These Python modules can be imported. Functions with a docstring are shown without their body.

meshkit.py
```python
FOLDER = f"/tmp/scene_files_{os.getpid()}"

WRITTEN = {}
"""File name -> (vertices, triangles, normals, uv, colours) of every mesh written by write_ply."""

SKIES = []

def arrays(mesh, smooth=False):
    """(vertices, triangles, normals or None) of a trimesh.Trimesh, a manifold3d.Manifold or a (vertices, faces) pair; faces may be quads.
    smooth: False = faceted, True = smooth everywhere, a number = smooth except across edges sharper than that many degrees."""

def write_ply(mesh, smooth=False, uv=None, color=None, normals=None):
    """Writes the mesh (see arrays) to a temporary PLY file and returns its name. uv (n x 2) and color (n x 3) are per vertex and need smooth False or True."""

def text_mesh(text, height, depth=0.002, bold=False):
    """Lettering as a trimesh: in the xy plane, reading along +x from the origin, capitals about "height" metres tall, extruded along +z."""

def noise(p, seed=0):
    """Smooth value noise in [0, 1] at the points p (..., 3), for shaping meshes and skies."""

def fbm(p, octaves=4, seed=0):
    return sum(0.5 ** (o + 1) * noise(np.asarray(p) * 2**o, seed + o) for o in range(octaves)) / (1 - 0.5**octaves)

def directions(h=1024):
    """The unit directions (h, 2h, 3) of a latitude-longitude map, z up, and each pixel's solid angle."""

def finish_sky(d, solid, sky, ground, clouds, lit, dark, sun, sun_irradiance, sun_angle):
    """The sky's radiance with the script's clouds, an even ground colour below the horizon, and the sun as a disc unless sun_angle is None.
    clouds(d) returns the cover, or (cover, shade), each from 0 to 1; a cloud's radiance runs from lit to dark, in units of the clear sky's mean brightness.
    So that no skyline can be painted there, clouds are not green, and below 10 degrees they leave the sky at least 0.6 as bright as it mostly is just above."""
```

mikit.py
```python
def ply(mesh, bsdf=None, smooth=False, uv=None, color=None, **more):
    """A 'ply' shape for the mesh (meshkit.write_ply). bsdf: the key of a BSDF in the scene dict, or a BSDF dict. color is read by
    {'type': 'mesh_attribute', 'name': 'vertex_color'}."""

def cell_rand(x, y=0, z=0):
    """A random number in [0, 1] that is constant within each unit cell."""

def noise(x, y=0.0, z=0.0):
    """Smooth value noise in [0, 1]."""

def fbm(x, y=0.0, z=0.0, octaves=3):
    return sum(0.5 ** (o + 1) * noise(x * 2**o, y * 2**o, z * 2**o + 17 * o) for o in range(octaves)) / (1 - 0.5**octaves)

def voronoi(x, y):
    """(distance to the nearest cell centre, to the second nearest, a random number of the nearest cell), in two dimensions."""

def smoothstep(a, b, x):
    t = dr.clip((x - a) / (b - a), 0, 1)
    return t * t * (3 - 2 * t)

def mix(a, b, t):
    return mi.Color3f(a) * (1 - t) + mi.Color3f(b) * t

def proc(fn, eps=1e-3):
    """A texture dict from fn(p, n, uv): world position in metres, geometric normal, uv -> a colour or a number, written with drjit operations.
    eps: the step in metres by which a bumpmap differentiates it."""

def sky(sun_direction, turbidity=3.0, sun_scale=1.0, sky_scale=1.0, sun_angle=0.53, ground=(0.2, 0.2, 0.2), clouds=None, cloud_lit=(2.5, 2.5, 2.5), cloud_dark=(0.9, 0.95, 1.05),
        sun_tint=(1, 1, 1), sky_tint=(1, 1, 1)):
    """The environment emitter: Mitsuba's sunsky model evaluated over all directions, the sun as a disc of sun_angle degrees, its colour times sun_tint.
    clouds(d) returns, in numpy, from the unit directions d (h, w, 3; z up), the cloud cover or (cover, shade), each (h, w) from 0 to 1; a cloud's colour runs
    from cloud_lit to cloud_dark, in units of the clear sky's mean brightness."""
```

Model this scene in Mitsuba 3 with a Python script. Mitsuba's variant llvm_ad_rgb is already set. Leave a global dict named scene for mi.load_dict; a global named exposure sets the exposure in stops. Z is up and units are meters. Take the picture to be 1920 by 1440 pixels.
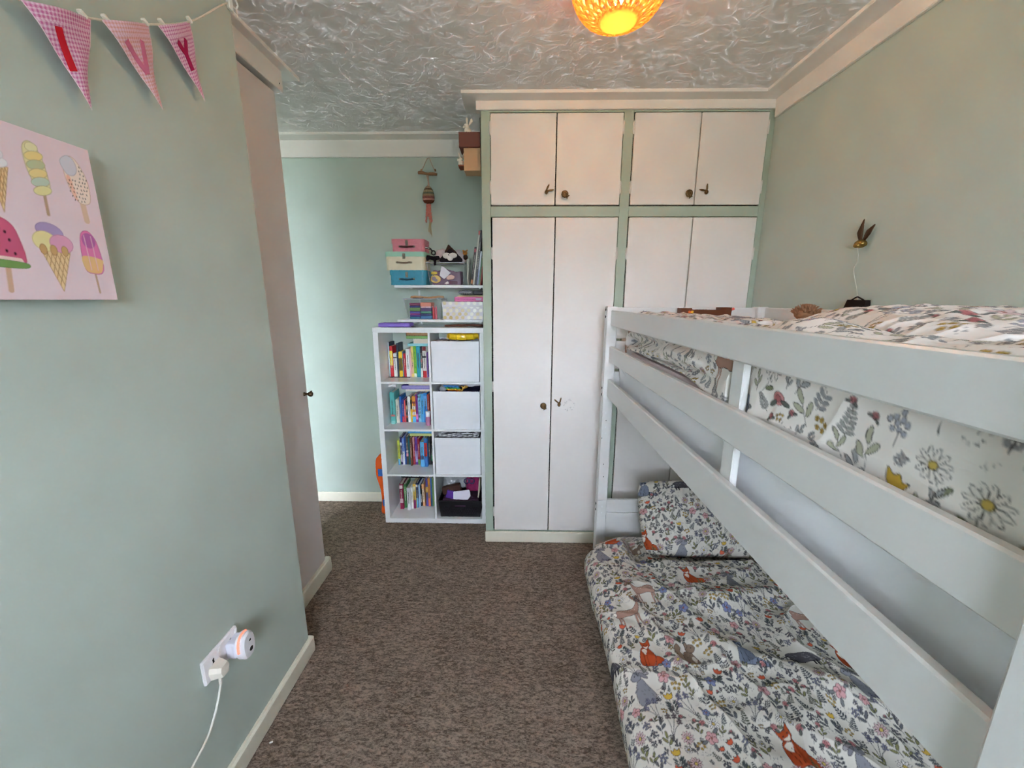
import math, random
import numpy as np, trimesh, manifold3d, shapely
from shapely.geometry import Polygon, Point, LineString
from shapely import affinity
import mitsuba as mi, drjit as dr
import mikit, meshkit

# ------------------------------------------------------------------ camera, sky, exposure
T = mi.ScalarTransform4f
scene, labels = {}, {}
exposure = 3.66
CAM_F, CAM_PITCH, CAM_YAW, CAM_ROLL, CAM_Z = 740.33, 0.210486, -0.017392, 0.002533, 1.64858
_fw = np.array([math.sin(CAM_YAW) * math.cos(CAM_PITCH), math.cos(CAM_YAW) * math.cos(CAM_PITCH), -math.sin(CAM_PITCH)])
_r = np.cross(_fw, [0, 0, 1]); _r /= np.linalg.norm(_r)
_u = np.cross(_r, _fw)
_up = -_r * math.sin(CAM_ROLL) + _u * math.cos(CAM_ROLL)
_eye = np.array([0.0, 0.0, CAM_Z])
scene['camera'] = {'type': 'perspective', 'fov': math.degrees(2 * math.atan(960 / CAM_F)), 'fov_axis': 'x', 'near_clip': 0.02, 'far_clip': 200.0,
                   'to_world': T().look_at(origin=_eye.tolist(), target=(_eye + _fw).tolist(), up=_up.tolist())}
SKY = 20.0           # an even overcast sky, seen only through the window behind the camera
LAMP = 52.0         # the ceiling lamp's bulb


def _overcast(d):
    return np.full(d.shape[:2], 0.94), 0.25 + 0.25 * meshkit.fbm(d * 2.5, 3, 7)


scene['sky'] = mikit.sky((0.3, 0.75, 0.55), turbidity=4.0, sun_scale=0.0, sky_scale=SKY, ground=(0.25, 0.26, 0.22), clouds=_overcast,
                         cloud_lit=(1.03, 1.14, 1.31), cloud_dark=(0.87, 0.96, 1.1))


# ------------------------------------------------------------------ materials
def lin(c):
    c = np.asarray(c, float) / 255.0
    return np.where(c <= 0.04045, c / 12.92, ((c + 0.055) / 1.055) ** 2.4)


def rgb(c):
    return {'type': 'rgb', 'value': lin(c).tolist()}


def principled(base, rough=0.5, spec=0.4, **k):
    if not k and base.get('type') != 'mesh_attribute':
        return {'type': 'roughplastic', 'diffuse_reflectance': base, 'alpha': max(.05, rough ** 2), 'int_ior': 1.42, 'nonlinear': False}
    return {'type': 'principled', 'base_color': base, 'roughness': rough, 'specular': spec, **k}


def diffuse(base):
    return {'type': 'diffuse', 'reflectance': base}


def two(b):
    return {'type': 'twosided', 'bsdf': b}


VC = {'type': 'mesh_attribute', 'name': 'vertex_color'}
scene['vc_matte'] = two(diffuse(VC))
scene['vc_satin'] = two(principled(VC, 0.45, 0.4))
scene['vc_gloss'] = two(principled(VC, 0.18, 0.5, clearcoat=0.4, clearcoat_gloss=0.9))
scene['vc_metal'] = two(principled(VC, 0.35, 0.5, metallic=0.9))
scene['vc_cloth'] = two(diffuse(VC))
scene['clear_plastic'] = {'type': 'thindielectric', 'int_ior': 1.35}
scene['window_glass'] = {'type': 'thindielectric', 'int_ior': 1.5}


def _wall_fn(c, amount=0.05, k=6.0):
    c = mi.Color3f(*[float(x) for x in lin(c)])

    def fn(p, n, uv):
        a = mikit.noise(p.x * k, p.y * k, p.z * k)
        return c * (1 + amount * (a - 0.5) * 1.6)
    return mikit.proc(fn)


scene['wall_paint'] = two(diffuse(_wall_fn((187, 197, 188))))
scene['frame_paint'] = two(principled(_wall_fn((182, 196, 180), 0.03), 0.6, 0.3))


def _white(c, k=4.0):
    return principled(_wall_fn(c, 0.025, k), 0.42, 0.4)


scene['door_paint'] = two(principled(_wall_fn((236, 230, 226), 0.02, 3.0), 0.5, 0.35))
scene['closet_paint'] = two(principled(rgb((231, 220, 216)), 0.5, 0.35))
scene['trim_paint'] = two(_white((234, 228, 222)))
scene['cream_gloss'] = two(principled(_wall_fn((232, 226, 208), 0.04, 9.0), 0.35, 0.45))
scene['bed_paint'] = two(principled(_wall_fn((226, 225, 224), 0.02, 5.0), 0.33, 0.5))
scene['unit_white'] = two(principled(rgb((238, 240, 242)), 0.3, 0.5))
scene['ceiling_paint'] = two({'type': 'diffuse', 'reflectance': rgb((214, 209, 204))})
scene['dark_gap'] = two({'type': 'diffuse', 'reflectance': rgb((40, 44, 40))})


def _carpet(p, n, uv):
    # looped pile in short crosswise rows, flecked from dark to light brown
    a = mikit.noise(p.x * 120, p.y * 260, 3.0)
    b = mikit.noise(p.x * 300, p.y * 520, 9.0)
    d = mikit.noise(p.x * 45, p.y * 130, 21.0)
    c = mikit.noise(p.x * 6, p.y * 6, 1.0)
    t = mikit.smoothstep(0.14, 0.88, 0.40 * a + 0.30 * b + 0.30 * d + 0.10 * (c - 0.5))
    return mikit.mix([float(x) for x in lin((86, 72, 63))], [float(x) for x in lin((160, 142, 128))], t)


def _carpet_h(p, n, uv):
    return mikit.noise(p.x * 120, p.y * 260, 3.0)


scene['carpet'] = two({'type': 'bumpmap', 'arbitrary': mikit.proc(_carpet_h, eps=1.5e-3), 'scale': 0.003, 'bsdf': diffuse(mikit.proc(_carpet))})

# ------------------------------------------------------------------ mesh helpers
cat = trimesh.util.concatenate


def box(x0, x1, y0, y1, z0, z1, bev=0.0):
    """A box with chamfered edges."""
    x0, x1, y0, y1, z0, z1 = min(x0, x1), max(x0, x1), min(y0, y1), max(y0, y1), min(z0, z1), max(z0, z1)
    c, h = np.array([x0 + x1, y0 + y1, z0 + z1]) / 2, np.array([x1 - x0, y1 - y0, z1 - z0]) / 2
    if bev <= 0:
        m = trimesh.creation.box(2 * h)
        m.apply_translation(c)
        return m
    b = min(bev, 0.45 * 2 * h.min())
    pts = [[sx * (h[0] - b * (k != 0)), sy * (h[1] - b * (k != 1)), sz * (h[2] - b * (k != 2))] for sx in (-1, 1) for sy in (-1, 1) for sz in (-1, 1) for k in range(3)]
    return trimesh.convex.convex_hull(np.array(pts) + c)


def tube(pts, r, sides=8, closed=False):
    p = np.asarray(pts, float)
    n = len(p)
    r = np.broadcast_to(np.asarray(r, float), (n,))
    t = (np.roll(p, -1, 0) - np.roll(p, 1, 0)) if closed else np.gradient(p, axis=0)
    t /= np.linalg.norm(t, axis=1, keepdims=True) + 1e-12
    a = np.zeros_like(t)
    ref = np.array([0, 0, 1.0]) if abs(t[0, 2]) < 0.9 else np.array([1.0, 0, 0])
    for i in range(n):
        v = ref - t[i] * (ref @ t[i])
        a[i] = ref = v / (np.linalg.norm(v) + 1e-12)
    b = np.cross(t, a)
    ang = np.arange(sides) * 2 * np.pi / sides
    v = (p[:, None] + r[:, None, None] * (np.cos(ang)[None, :, None] * a[:, None] + np.sin(ang)[None, :, None] * b[:, None])).reshape(-1, 3)
    m = n if closed else n - 1
    i, j = np.meshgrid(np.arange(m), np.arange(sides), indexing='ij')
    i2, j2 = (i + 1) % n, (j + 1) % sides
    q = np.stack([i * sides + j, i * sides + j2, i2 * sides + j2, i2 * sides + j], -1).reshape(-1, 4)
    f = np.vstack([q[:, [0, 1, 2]], q[:, [0, 2, 3]]])
    if not closed:
        k = np.arange(1, sides - 1)
        f = np.vstack([f, np.stack([0 * k, k + 1, k], 1), (n - 1) * sides + np.stack([0 * k, k, k + 1], 1)])
    return trimesh.Trimesh(v, f, process=False)


def lathe(profile, n=32, center=(0, 0, 0)):
    m = trimesh.creation.revolve(np.asarray(profile, float), sections=n)
    m.apply_translation(center)
    return m


def extrude(poly, depth, origin=(0, 0, 0), ex=(1, 0, 0), ey=(0, 0, 1)):
    """A shapely polygon, its x along ex and y along ey, made solid by depth along ex x ey, from origin."""
    ms = [trimesh.creation.extrude_polygon(g, depth, engine='earcut') for g in getattr(poly, 'geoms', [poly])]
    m = cat(ms)
    ex, ey = np.asarray(ex, float), np.asarray(ey, float)
    M = np.eye(4)
    M[:3, 0], M[:3, 1], M[:3, 2], M[:3, 3] = ex, ey, np.cross(ex, ey), origin
    m.apply_transform(M)
    return m


def ball(c, r, sub=2):
    m = trimesh.creation.icosphere(subdivisions=sub)
    m.apply_scale(np.broadcast_to(np.asarray(r, float), (3,)))
    m.apply_translation(c)
    return m


def rot(m, deg, axis, point=(0, 0, 0)):
    m = m.copy()
    m.apply_transform(trimesh.transformations.rotation_matrix(math.radians(deg), axis, point))
    return m


def hull(*ms):
    return trimesh.convex.convex_hull(np.vstack([np.asarray(m.vertices if hasattr(m, 'vertices') else m) for m in ms]))


def smooth_blob(m, size=0.01, it=10):
    """One refined, softened surface from overlapping solids."""
    man = manifold3d.Manifold()
    for x in m:
        x = x.copy(); x.merge_vertices()
        man = man + manifold3d.Manifold(manifold3d.Mesh(np.asarray(x.vertices, np.float32), np.asarray(x.faces, np.uint32)))
    mm = man.refine_to_length(size).to_mesh()
    t = trimesh.Trimesh(mm.vert_properties[:, :3], mm.tri_verts, process=True)
    trimesh.smoothing.filter_taubin(t, iterations=it)
    return t


def sheet(P):
    """A grid of points (a, b, 3) as a mesh."""
    a, b = P.shape[:2]
    i, j = np.meshgrid(np.arange(a - 1), np.arange(b - 1), indexing='ij')
    q = np.stack([i * b + j, (i + 1) * b + j, (i + 1) * b + j + 1, i * b + j + 1], -1).reshape(-1, 4)
    return trimesh.Trimesh(P.reshape(-1, 3), np.vstack([q[:, [0, 1, 2]], q[:, [0, 2, 3]]]), process=False)


_count = {}


def key_for(name, parent=None):
    base = f'{parent}__{name}' if parent else name
    k = _count.get(base, 0)
    _count[base] = k + 1
    return base if k == 0 else f'{base}_{k:03d}'


def thing(name, label, category, group=None):
    k = key_for(name)
    labels[k] = {'label': label, 'category': category}
    if group:
        labels[k]['group'] = group
    return k


def put(name, mesh, mat, parent=None, color=None, smooth=30, label=None, category=None, group=None, kind=None, key=None, **more):
    """One entry of the scene. color: an sRGB triple, or linear colours per vertex."""
    k = key or key_for(name, parent)
    if mesh is not None:
        col = None
        if color is not None:
            if np.ndim(color) == 1:
                v, f, _ = meshkit.arrays(mesh, smooth)
                mesh, col, smooth = (v, f), np.tile(lin(color), (len(v), 1)), bool(smooth)
            else:
                col, smooth = np.asarray(color), bool(smooth)
        scene[k] = mikit.ply(mesh, mat, smooth=smooth, color=col, **more)
    d = {a: b for a, b in (('label', label), ('category', category), ('group', group), ('kind', kind)) if b}
    if d:
        labels[k] = {**labels.get(k, {}), **d}
    return k


def struct(name, mesh, mat, **k):
    return put(name, mesh, mat, kind='structure', key=name, **k)


# ------------------------------------------------------------------ the room
XL, XR, YB, YN, ZC = -0.985, 1.41, 3.0, -1.45, 2.735     # left wall, right wall, back wall, window wall, ceiling
XC, YC0, YC1 = -1.17, 1.56, 2.135                          # the built-in closet's face and its ends
XA = -2.15                                               # far left of the alcove

struct('floor', box(XA - .1, XR + .1, YN - .1, YB + .1, -0.1, 0.0), 'carpet')
struct('wall_back', box(XA - .1, XR + .1, YB, YB + .12, 0, ZC), 'wall_paint')
struct('wall_right', box(XR, XR + .12, YN, YB, 0, ZC), 'wall_paint')
struct('wall_left', box(XL - .62, XL, YN, YC0, 0, ZC, 0.006), 'wall_paint')
struct('wall_alcove', box(XA - .12, XA, YC0, YB, 0, ZC), 'wall_paint')
# the window wall, with its opening
WX0, WX1, WZ0, WZ1 = -0.66, 0.80, 1.2, 2.4
struct('wall_front', cat([box(XL - .62, WX0, YN - .34, YN, 0, ZC), box(WX1, XR + .1, YN - .34, YN, 0, ZC),
                          box(WX0, WX1, YN - .34, YN, 0, WZ0), box(WX0, WX1, YN - .34, YN, WZ1, ZC)]), 'wall_paint')
win = struct('window_1', None, None)
fr = [box(WX0, WX1, YN - .32, YN - .25, WZ0, WZ0 + .06), box(WX0, WX1, YN - .32, YN - .25, WZ1 - .06, WZ1)]
fr += [box(x - .03, x + .03, YN - .32, YN - .25, WZ0 + .06, WZ1 - .06) for x in (WX0 + .03, (WX0 + WX1) / 2, WX1 - .03)]
put('window_frame', cat(fr), 'bed_paint', win)
put('window_sill', box(WX0 - .05, WX1 + .05, YN - .25, YN + .05, WZ0 - .035, WZ0, 0.008), 'bed_paint', win)
for x0, x1 in ((WX0 + .06, (WX0 + WX1) / 2 - .03), ((WX0 + WX1) / 2 + .03, WX1 - .06)):
    g = np.array([[x0, YN - .285, WZ0 + .06], [x1, YN - .285, WZ0 + .06], [x1, YN - .285, WZ1 - .06], [x0, YN - .285, WZ1 - .06]])
    put('window_pane', trimesh.Trimesh(g, [[0, 1, 2], [0, 2, 3]], process=False), 'window_glass', win, smooth=False)

# ceiling: plaster worked into short raised ridges
rng = np.random.default_rng(11)
NX, NY, AX, AY = 980, 440, -1.75, 1.6          # the finely built stretch
_gx = np.concatenate([np.linspace(XA, AX, 8)[:-1], np.linspace(AX, XR, NX)])
_gy = np.concatenate([np.linspace(YN, AY, 24)[:-1], np.linspace(AY, YB, NY)])
_dx, _dy = (XR - AX) / (NX - 1), (YB - AY) / (NY - 1)
_H = np.zeros((NX, NY))
for _ in range(6200):
    L = rng.uniform(0.025, 0.15) * rng.uniform(.5, 1)
    n = max(4, int(L / 0.003))
    s = np.linspace(0, 1, n)
    x0, y0 = rng.uniform(AX, XR), rng.uniform(AY, YB)
    a = rng.normal(0.45 * math.sin(3 * x0 + 2 * y0), 0.75) + rng.uniform(-.8, .8) * s + 0.5 * math.sin(rng.uniform(0, 6)) * np.sin(s * 5)
    px, py = x0 + np.cumsum(np.cos(a)) * L / n, y0 + np.cumsum(np.sin(a)) * L / n
    hgt = rng.uniform(0.0005, 0.0021) * np.sin(np.pi * np.clip(s * .9 + .05, 0, 1)) ** .5
    w = rng.uniform(0.0017, 0.0029)
    ci, cj = np.round((px - AX) / _dx).astype(int), np.round((py - AY) / _dy).astype(int)
    for di in range(-2, 3):
        for dj in range(-2, 3):
            i, j = ci + di, cj + dj
            ok = (i >= 0) & (i < NX) & (j >= 0) & (j < NY)
            d2 = ((i * _dx + AX - px) ** 2 + (j * _dy + AY - py) ** 2) / w ** 2
            np.maximum.at(_H, (i[ok], j[ok]), (hgt * np.exp(-d2))[ok])
_xx, _yy = np.meshgrid(_gx[-NX:], _gy[-NY:], indexing='ij')
_H += 0.0004 * meshkit.fbm(np.stack([_xx * 45, _yy * 45, _xx * 0], -1), 3)
_H *= np.clip((YB - _yy) / .1, 0, 1) * np.clip((_yy - AY) / .06, 0, 1)
_Hf = np.zeros((len(_gx), len(_gy)))
_Hf[-NX:, -NY:] = _H
_xx, _yy = np.meshgrid(_gx, _gy, indexing='ij')
_c = sheet(np.stack([_xx, _yy, ZC - _Hf], -1)[:, ::-1])
struct('ceiling', _c, 'ceiling_paint', smooth=True)

# plaster border: a flat board on the ceiling with an upright fascia on the wall under it
FZ = 2.612
struct('trim_back', cat([box(XA, -0.222, YB - .018, YB, FZ, ZC - .008, .003), box(XA, -0.235, YB - .11, YB, ZC - .016, ZC + .02, .002)]), 'trim_paint')
struct('trim_wardrobe', cat([box(-0.247, XR, 2.447, 2.50, 2.675, ZC - .008, .003), box(-0.318, XR, 2.365, 2.60, ZC - .016, ZC + .02, .002)]), 'trim_paint')
struct('trim_right', cat([box(XR - .02, XR, YN, 2.447, 2.628, ZC - .008, .003), box(XR - .115, XR, YN, 2.44, ZC - .016, ZC + .02, .002)]), 'trim_paint')
struct('trim_left', box(XL - .01, XL + .1, YN, YC0 + .01, ZC - .016, ZC + .02, .002), 'trim_paint')
struct('trim_closet', box(XC - .4, XC + .06, YC0, YC1 + .105, ZC - .016, ZC + .02, .002), 'trim_paint')


def skirting(x0, x1, y0, y1, h=0.085):
    return box(x0, x1, y0, y1, 0, h, 0.007)


struct('baseboard_left', skirting(XL - .02, XL + .018, YN, YC0 + .016), 'cream_gloss')
struct('baseboard_closet', skirting(XC - .02, XC + .018, YC0 - .03, YC1 + .012, 0.098), 'cream_gloss')
struct('baseboard_back', skirting(XA, -1.0, YB - .016, YB), 'cream_gloss')
struct('baseboard_alcove', skirting(XA, XA + .016, YC1, YB - .01), 'cream_gloss')
struct('baseboard_right', skirting(XR - .016, XR, YN, 2.45), 'cream_gloss')

# ------------------------------------------------------------------ built-in closet behind the left wall
cl = thing('closet', 'tall built-in closet with one pale pink-white door past the end of the green left wall', 'closet')
put('carcass', cat([box(XC - .6, XC - .03, YC1 - .03, YC1, 0.0, ZC - .02), box(XC - .6, XC - .03, YC0, YC1, 0, .09)]), 'closet_paint', cl)
put('back_panel', box(XC - .05, XC - .035, YC0, YC1 - .03, 0.09, ZC - .02), 'dark_gap', cl)
put('header', box(XC - .03, XC + .018, YC0, YC1 + .018, 2.627, ZC - .012, .003), 'trim_paint', cl)
cd = put('door', box(XC - .022, XC, YC0 + .002, YC1 - .03, 0.1, 2.612, .002), 'closet_paint', cl)
kn = cat([rot(lathe([[0, 0], [.011, 0], [.006, .012], [.0055, .02], [.013, .028], [.015, .036], [.011, .044], [0, .046]], 20), 90, [0, 1, 0]),
          hull(ball((.033, .014, .012), (.004, .006, .005), 1), ball((.03, .003, .005), .006, 1))])
kn.apply_translation((XC, 2.075, 1.142))
put('knob', kn, 'vc_metal', cd, color=(92, 74, 52), label='small dark brass knob')
sc = rot(lathe([[0, 0], [.004, 0], [.004, .001], [0, .0015]], 12), 90, [0, 1, 0]); sc.apply_translation((XC + .018, YC1 - .012, 2.655))
put('screw', sc, 'vc_metal', cl, color=(90, 84, 76))
# ------------------------------------------------------------------ built-in wardrobe
WY = 2.466
WL = -0.222
wd = thing('wardrobe', 'built-in wardrobe with eight flat white doors in a pale green frame', 'wardrobe')
BR = 'vc_metal'
fy0, fy1 = WY, WY + .022
Z0, Z1, Z2, Z3, Z4 = 0.088, 2.121, 2.183, 2.665, 2.69
put('side_panel', box(WL, WL + .02, fy1, YB - .002, 0, ZC - .01), 'frame_paint', wd)
put('stile', box(WL, -0.170, fy0, fy1, 0, Z4, .002), 'frame_paint', wd)
put('stile', box(0.578, 0.632, fy0, fy1, Z0, Z4, .002), 'frame_paint', wd)
put('stile', box(1.377, XR, fy0, fy1, 0, Z4, .002), 'frame_paint', wd)
for a, b in ((-0.170, 0.578), (0.632, 1.377)):
    put('rail', box(a, b, fy0, fy1, Z1 + .002, Z2 - .002, .002), 'frame_paint', wd)
    put('rail', box(a, b, fy0, fy1, Z3 + .003, Z4), 'frame_paint', wd)
    put('rail', box(a, b, fy0, fy1, 0, Z0 - .004), 'frame_paint', wd)
put('back_panel', box(WL + .02, XR, fy1 + .03, fy1 + .04, 0.0, ZC - .01), 'dark_gap', wd)
put('plinth', box(WL - .004, XR, WY - .017, WY, 0, .083, .006), 'cream_gloss', wd)


def rabbit_knob(s, turn, lop):
    """A rabbit's head with two long ears, facing -y from the origin."""
    head = smooth_blob([ball((0, -.017, 0), (.0105, .010, .0135)), ball((0, -.024, -.006), (.0065, .006, .007)), ball((0, -.006, 0), (.0055, .010, .0055), 1)], .003, 6)
    ears = []
    for k, a in ((-1, lop[0]), (1, lop[1])):
        e = ball((0, 0, .017), (.0052, .003, .019))
        e = rot(e, a, [0, 1, 0])
        e.apply_translation((k * .0045, -.014, .009))
        ears.append(e)
    m = cat([head] + ears)
    m.apply_scale(s)
    return rot(m, turn, [0, 1, 0])


def fox_knob(s, flip):
    """A fox curled into a disc, its snout and two ears on the rim."""
    body = trimesh.creation.torus(.0135, .0085, major_sections=28, minor_sections=12)
    body.apply_scale((1, 1, .95))
    core = ball((0, 0, 0), (.013, .013, .006), 2)
    tail = tube([[.0135 * math.cos(a), .0135 * math.sin(a), .004 + .002 * math.sin(a)] for a in np.linspace(-2.6, .2, 12)], np.linspace(.003, .0085, 12), 8)
    head = hull(ball((.016, -.012, .004), .0085, 1), ball((.004, -.006, .009), .003, 1))
    ears = [hull(ball((.020, -.009, .004), .004, 1), ball((.0295, -.0085, .003), .0012, 1)), hull(ball((.013, -.019, .004), .004, 1), ball((.015, -.0285, .003), .0012, 1))]
    stem = lathe([[0, -.02], [.006, -.02], [.006, 0], [0, 0]], 14)
    m = cat([body, core, tail, head, stem] + ears)
    m.apply_translation((0, 0, .02))
    m.apply_scale(s)
    m = rot(m, 90, [1, 0, 0])           # facing -y
    return m if not flip else rot(m, flip, [0, 1, 0])


def hinge_at(x, z, parent):
    put('hinge', cat([box(x - .006, x + .006, fy0 - .006, fy0 + .004, z - .03, z + .03, .002), tube([[x, fy0 - .006, z - .034], [x, fy0 - .006, z + .034]], .004, 8)]), 'door_paint', parent)


dy0, dy1 = WY - .008, WY + .012
g = .0028
doors = [(-0.170, 0.204, Z2, Z3, 'l'), (0.204, 0.576, Z2, Z3, 'r'), (0.634, 1.003, Z2, Z3, 'l'), (1.003, 1.375, Z2, Z3, 'r'),
         (-0.164, 0.208, Z0, Z1, 'l'), (0.208, 0.576, Z0, Z1, 'r'), (0.634, 1.006, Z0, Z1, 'l'), (1.006, 1.375, Z0, Z1, 'r')]
knobs = [('rabbit', 0.152, 2.252, 20, (8, 62)), ('fox', 0.257, 2.240, 0, 0), ('fox', 0.963, 2.243, 25, 0), ('rabbit', 1.060, 2.250, -6, (-75, 4)),
         ('fox', 0.158, 0.985, 20, 0), ('rabbit', 0.258, 0.995, 0, (-48, 14)), ('fox', 0.955, 0.985, 20, 0), ('rabbit', 1.06, 0.995, 0, (-40, 20))]
for (x0, x1, z0, z1, side), (kind, kx, kz, a, b) in zip(doors, knobs):
    d = put('door', box(x0 + g, x1 - g, dy0, dy1, z0 + g, z1 - g, .0025), 'door_paint', wd)
    m = rabbit_knob(1.0, a, b) if kind == 'rabbit' else fox_knob(.92, a)
    m.apply_translation((kx, dy0 + .001, kz))
    put('knob', m, BR, d, color=(112, 88, 58), label=f'dark brass {kind}-shaped knob')
    hx = x0 if side == 'l' else x1
    for t in ((.2, .84) if z1 - z0 < 1 else (.07, .5, .90)):
        hinge_at(hx, z0 + t * (z1 - z0), d)
# scraps of a peeled-off round sticker beside the rabbit knob
_r9 = np.random.default_rng(5)
bits = []
for k in range(46):
    a = _r9.uniform(0, 2 * np.pi)
    rr = .034 + _r9.normal(0, .003) if k % 4 else _r9.uniform(.01, .03)
    w = _r9.uniform(.001, .003)
    bits.append(box(.325 + rr * math.cos(a) - w, .325 + rr * math.cos(a) + w, dy0 - .0006, dy0 + .0002, .985 + rr * math.sin(a) - w * .5, .985 + rr * math.sin(a) + w * .5))
put('sticker_residue', cat(bits), 'vc_matte', 'wardrobe__door_005', color=(178, 172, 170), smooth=False, kind='stuff', label='scuffed grey ring left by a peeled sticker')

# ------------------------------------------------------------------ bunk bed
BX, BXP = 0.51, 0.488          # front face of the rails, front face of the posts
BY0, BY1 = 0.337, 2.235        # between near and far posts
BW = 1.375                     # rear face of the bed
PZ = 1.612
bed = thing('bunk_bed', 'white wooden bunk bed with three long guard rails along its upper bunk', 'bunk bed')
for y0, y1 in ((BY0 - .062, BY0), (BY1, BY1 + .062)):
    for x0, x1 in ((BXP, BXP + .06), (BW - .06, BW)):
        put('post', cat([box(x0, x1, y0, y1, .0, .442, .004), box(x0, x1, y0, y1, .443, PZ, .004)]), 'bed_paint', bed)
for z0, z1 in ((1.507, 1.592), (1.306, 1.394), (1.098, 1.205)):
    put('guard_rail', box(BX, BX + .022, BY0, BY1, z0, z1, .004), 'bed_paint', bed)
for z0, z1 in ((1.50, 1.609), (1.098, 1.205)):
    put('rear_rail', box(BW - .022, BW, BY0, BY1, z0, z1, .004), 'bed_paint', bed)
for y in (0.955,):
    put('rail_batten', box(BX + .022, BX + .040, y - .027, y + .027, 1.11, 1.585, .003), 'bed_paint', bed)
for y in (BY0 - .04, BY1 + .018):
    for z0, z1 in ((1.435, PZ - .004), (1.26, 1.42), (1.098, 1.245)):
        put('end_board', box(BXP + .06, BW - .06, y, y + .022, z0, z1, .003), 'bed_paint', bed)
    for z0, z1 in ((.352, .437), (.18, .349)):
        put('end_board', box(BXP + .06, BW - .06, y, y + .022, z0, z1, .003), 'bed_paint', bed)
for k in range(12):
    y = BY0 + .1 + k * (BY1 - BY0 - .2) / 11
    put('slat', box(BX + .024, BW - .024, y - .035, y + .035, 1.135, 1.153), 'bed_paint', bed)
put('slat_ledge', box(BX + .022, BX + .045, BY0, BY1, 1.115, 1.135), 'bed_paint', bed)
put('slat_ledge', box(BW - .045, BW - .022, BY0, BY1, 1.115, 1.135), 'bed_paint', bed)
for y, zs in ((BY1 + .031, (1.595, 1.556, 1.145, 1.105, .405, .365)), (BY0 - .031, (1.145, 1.105))):
    for z in zs:
        m = rot(lathe([[0, 0], [.0075, 0], [.0075, .002], [.004, .0035], [.0035, .0015], [0, .0015]], 16), -90, [0, 1, 0])
        m.apply_translation((BXP, y, z))
        put('bolt', m, 'vc_metal', bed, color=(70, 68, 66))
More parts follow.
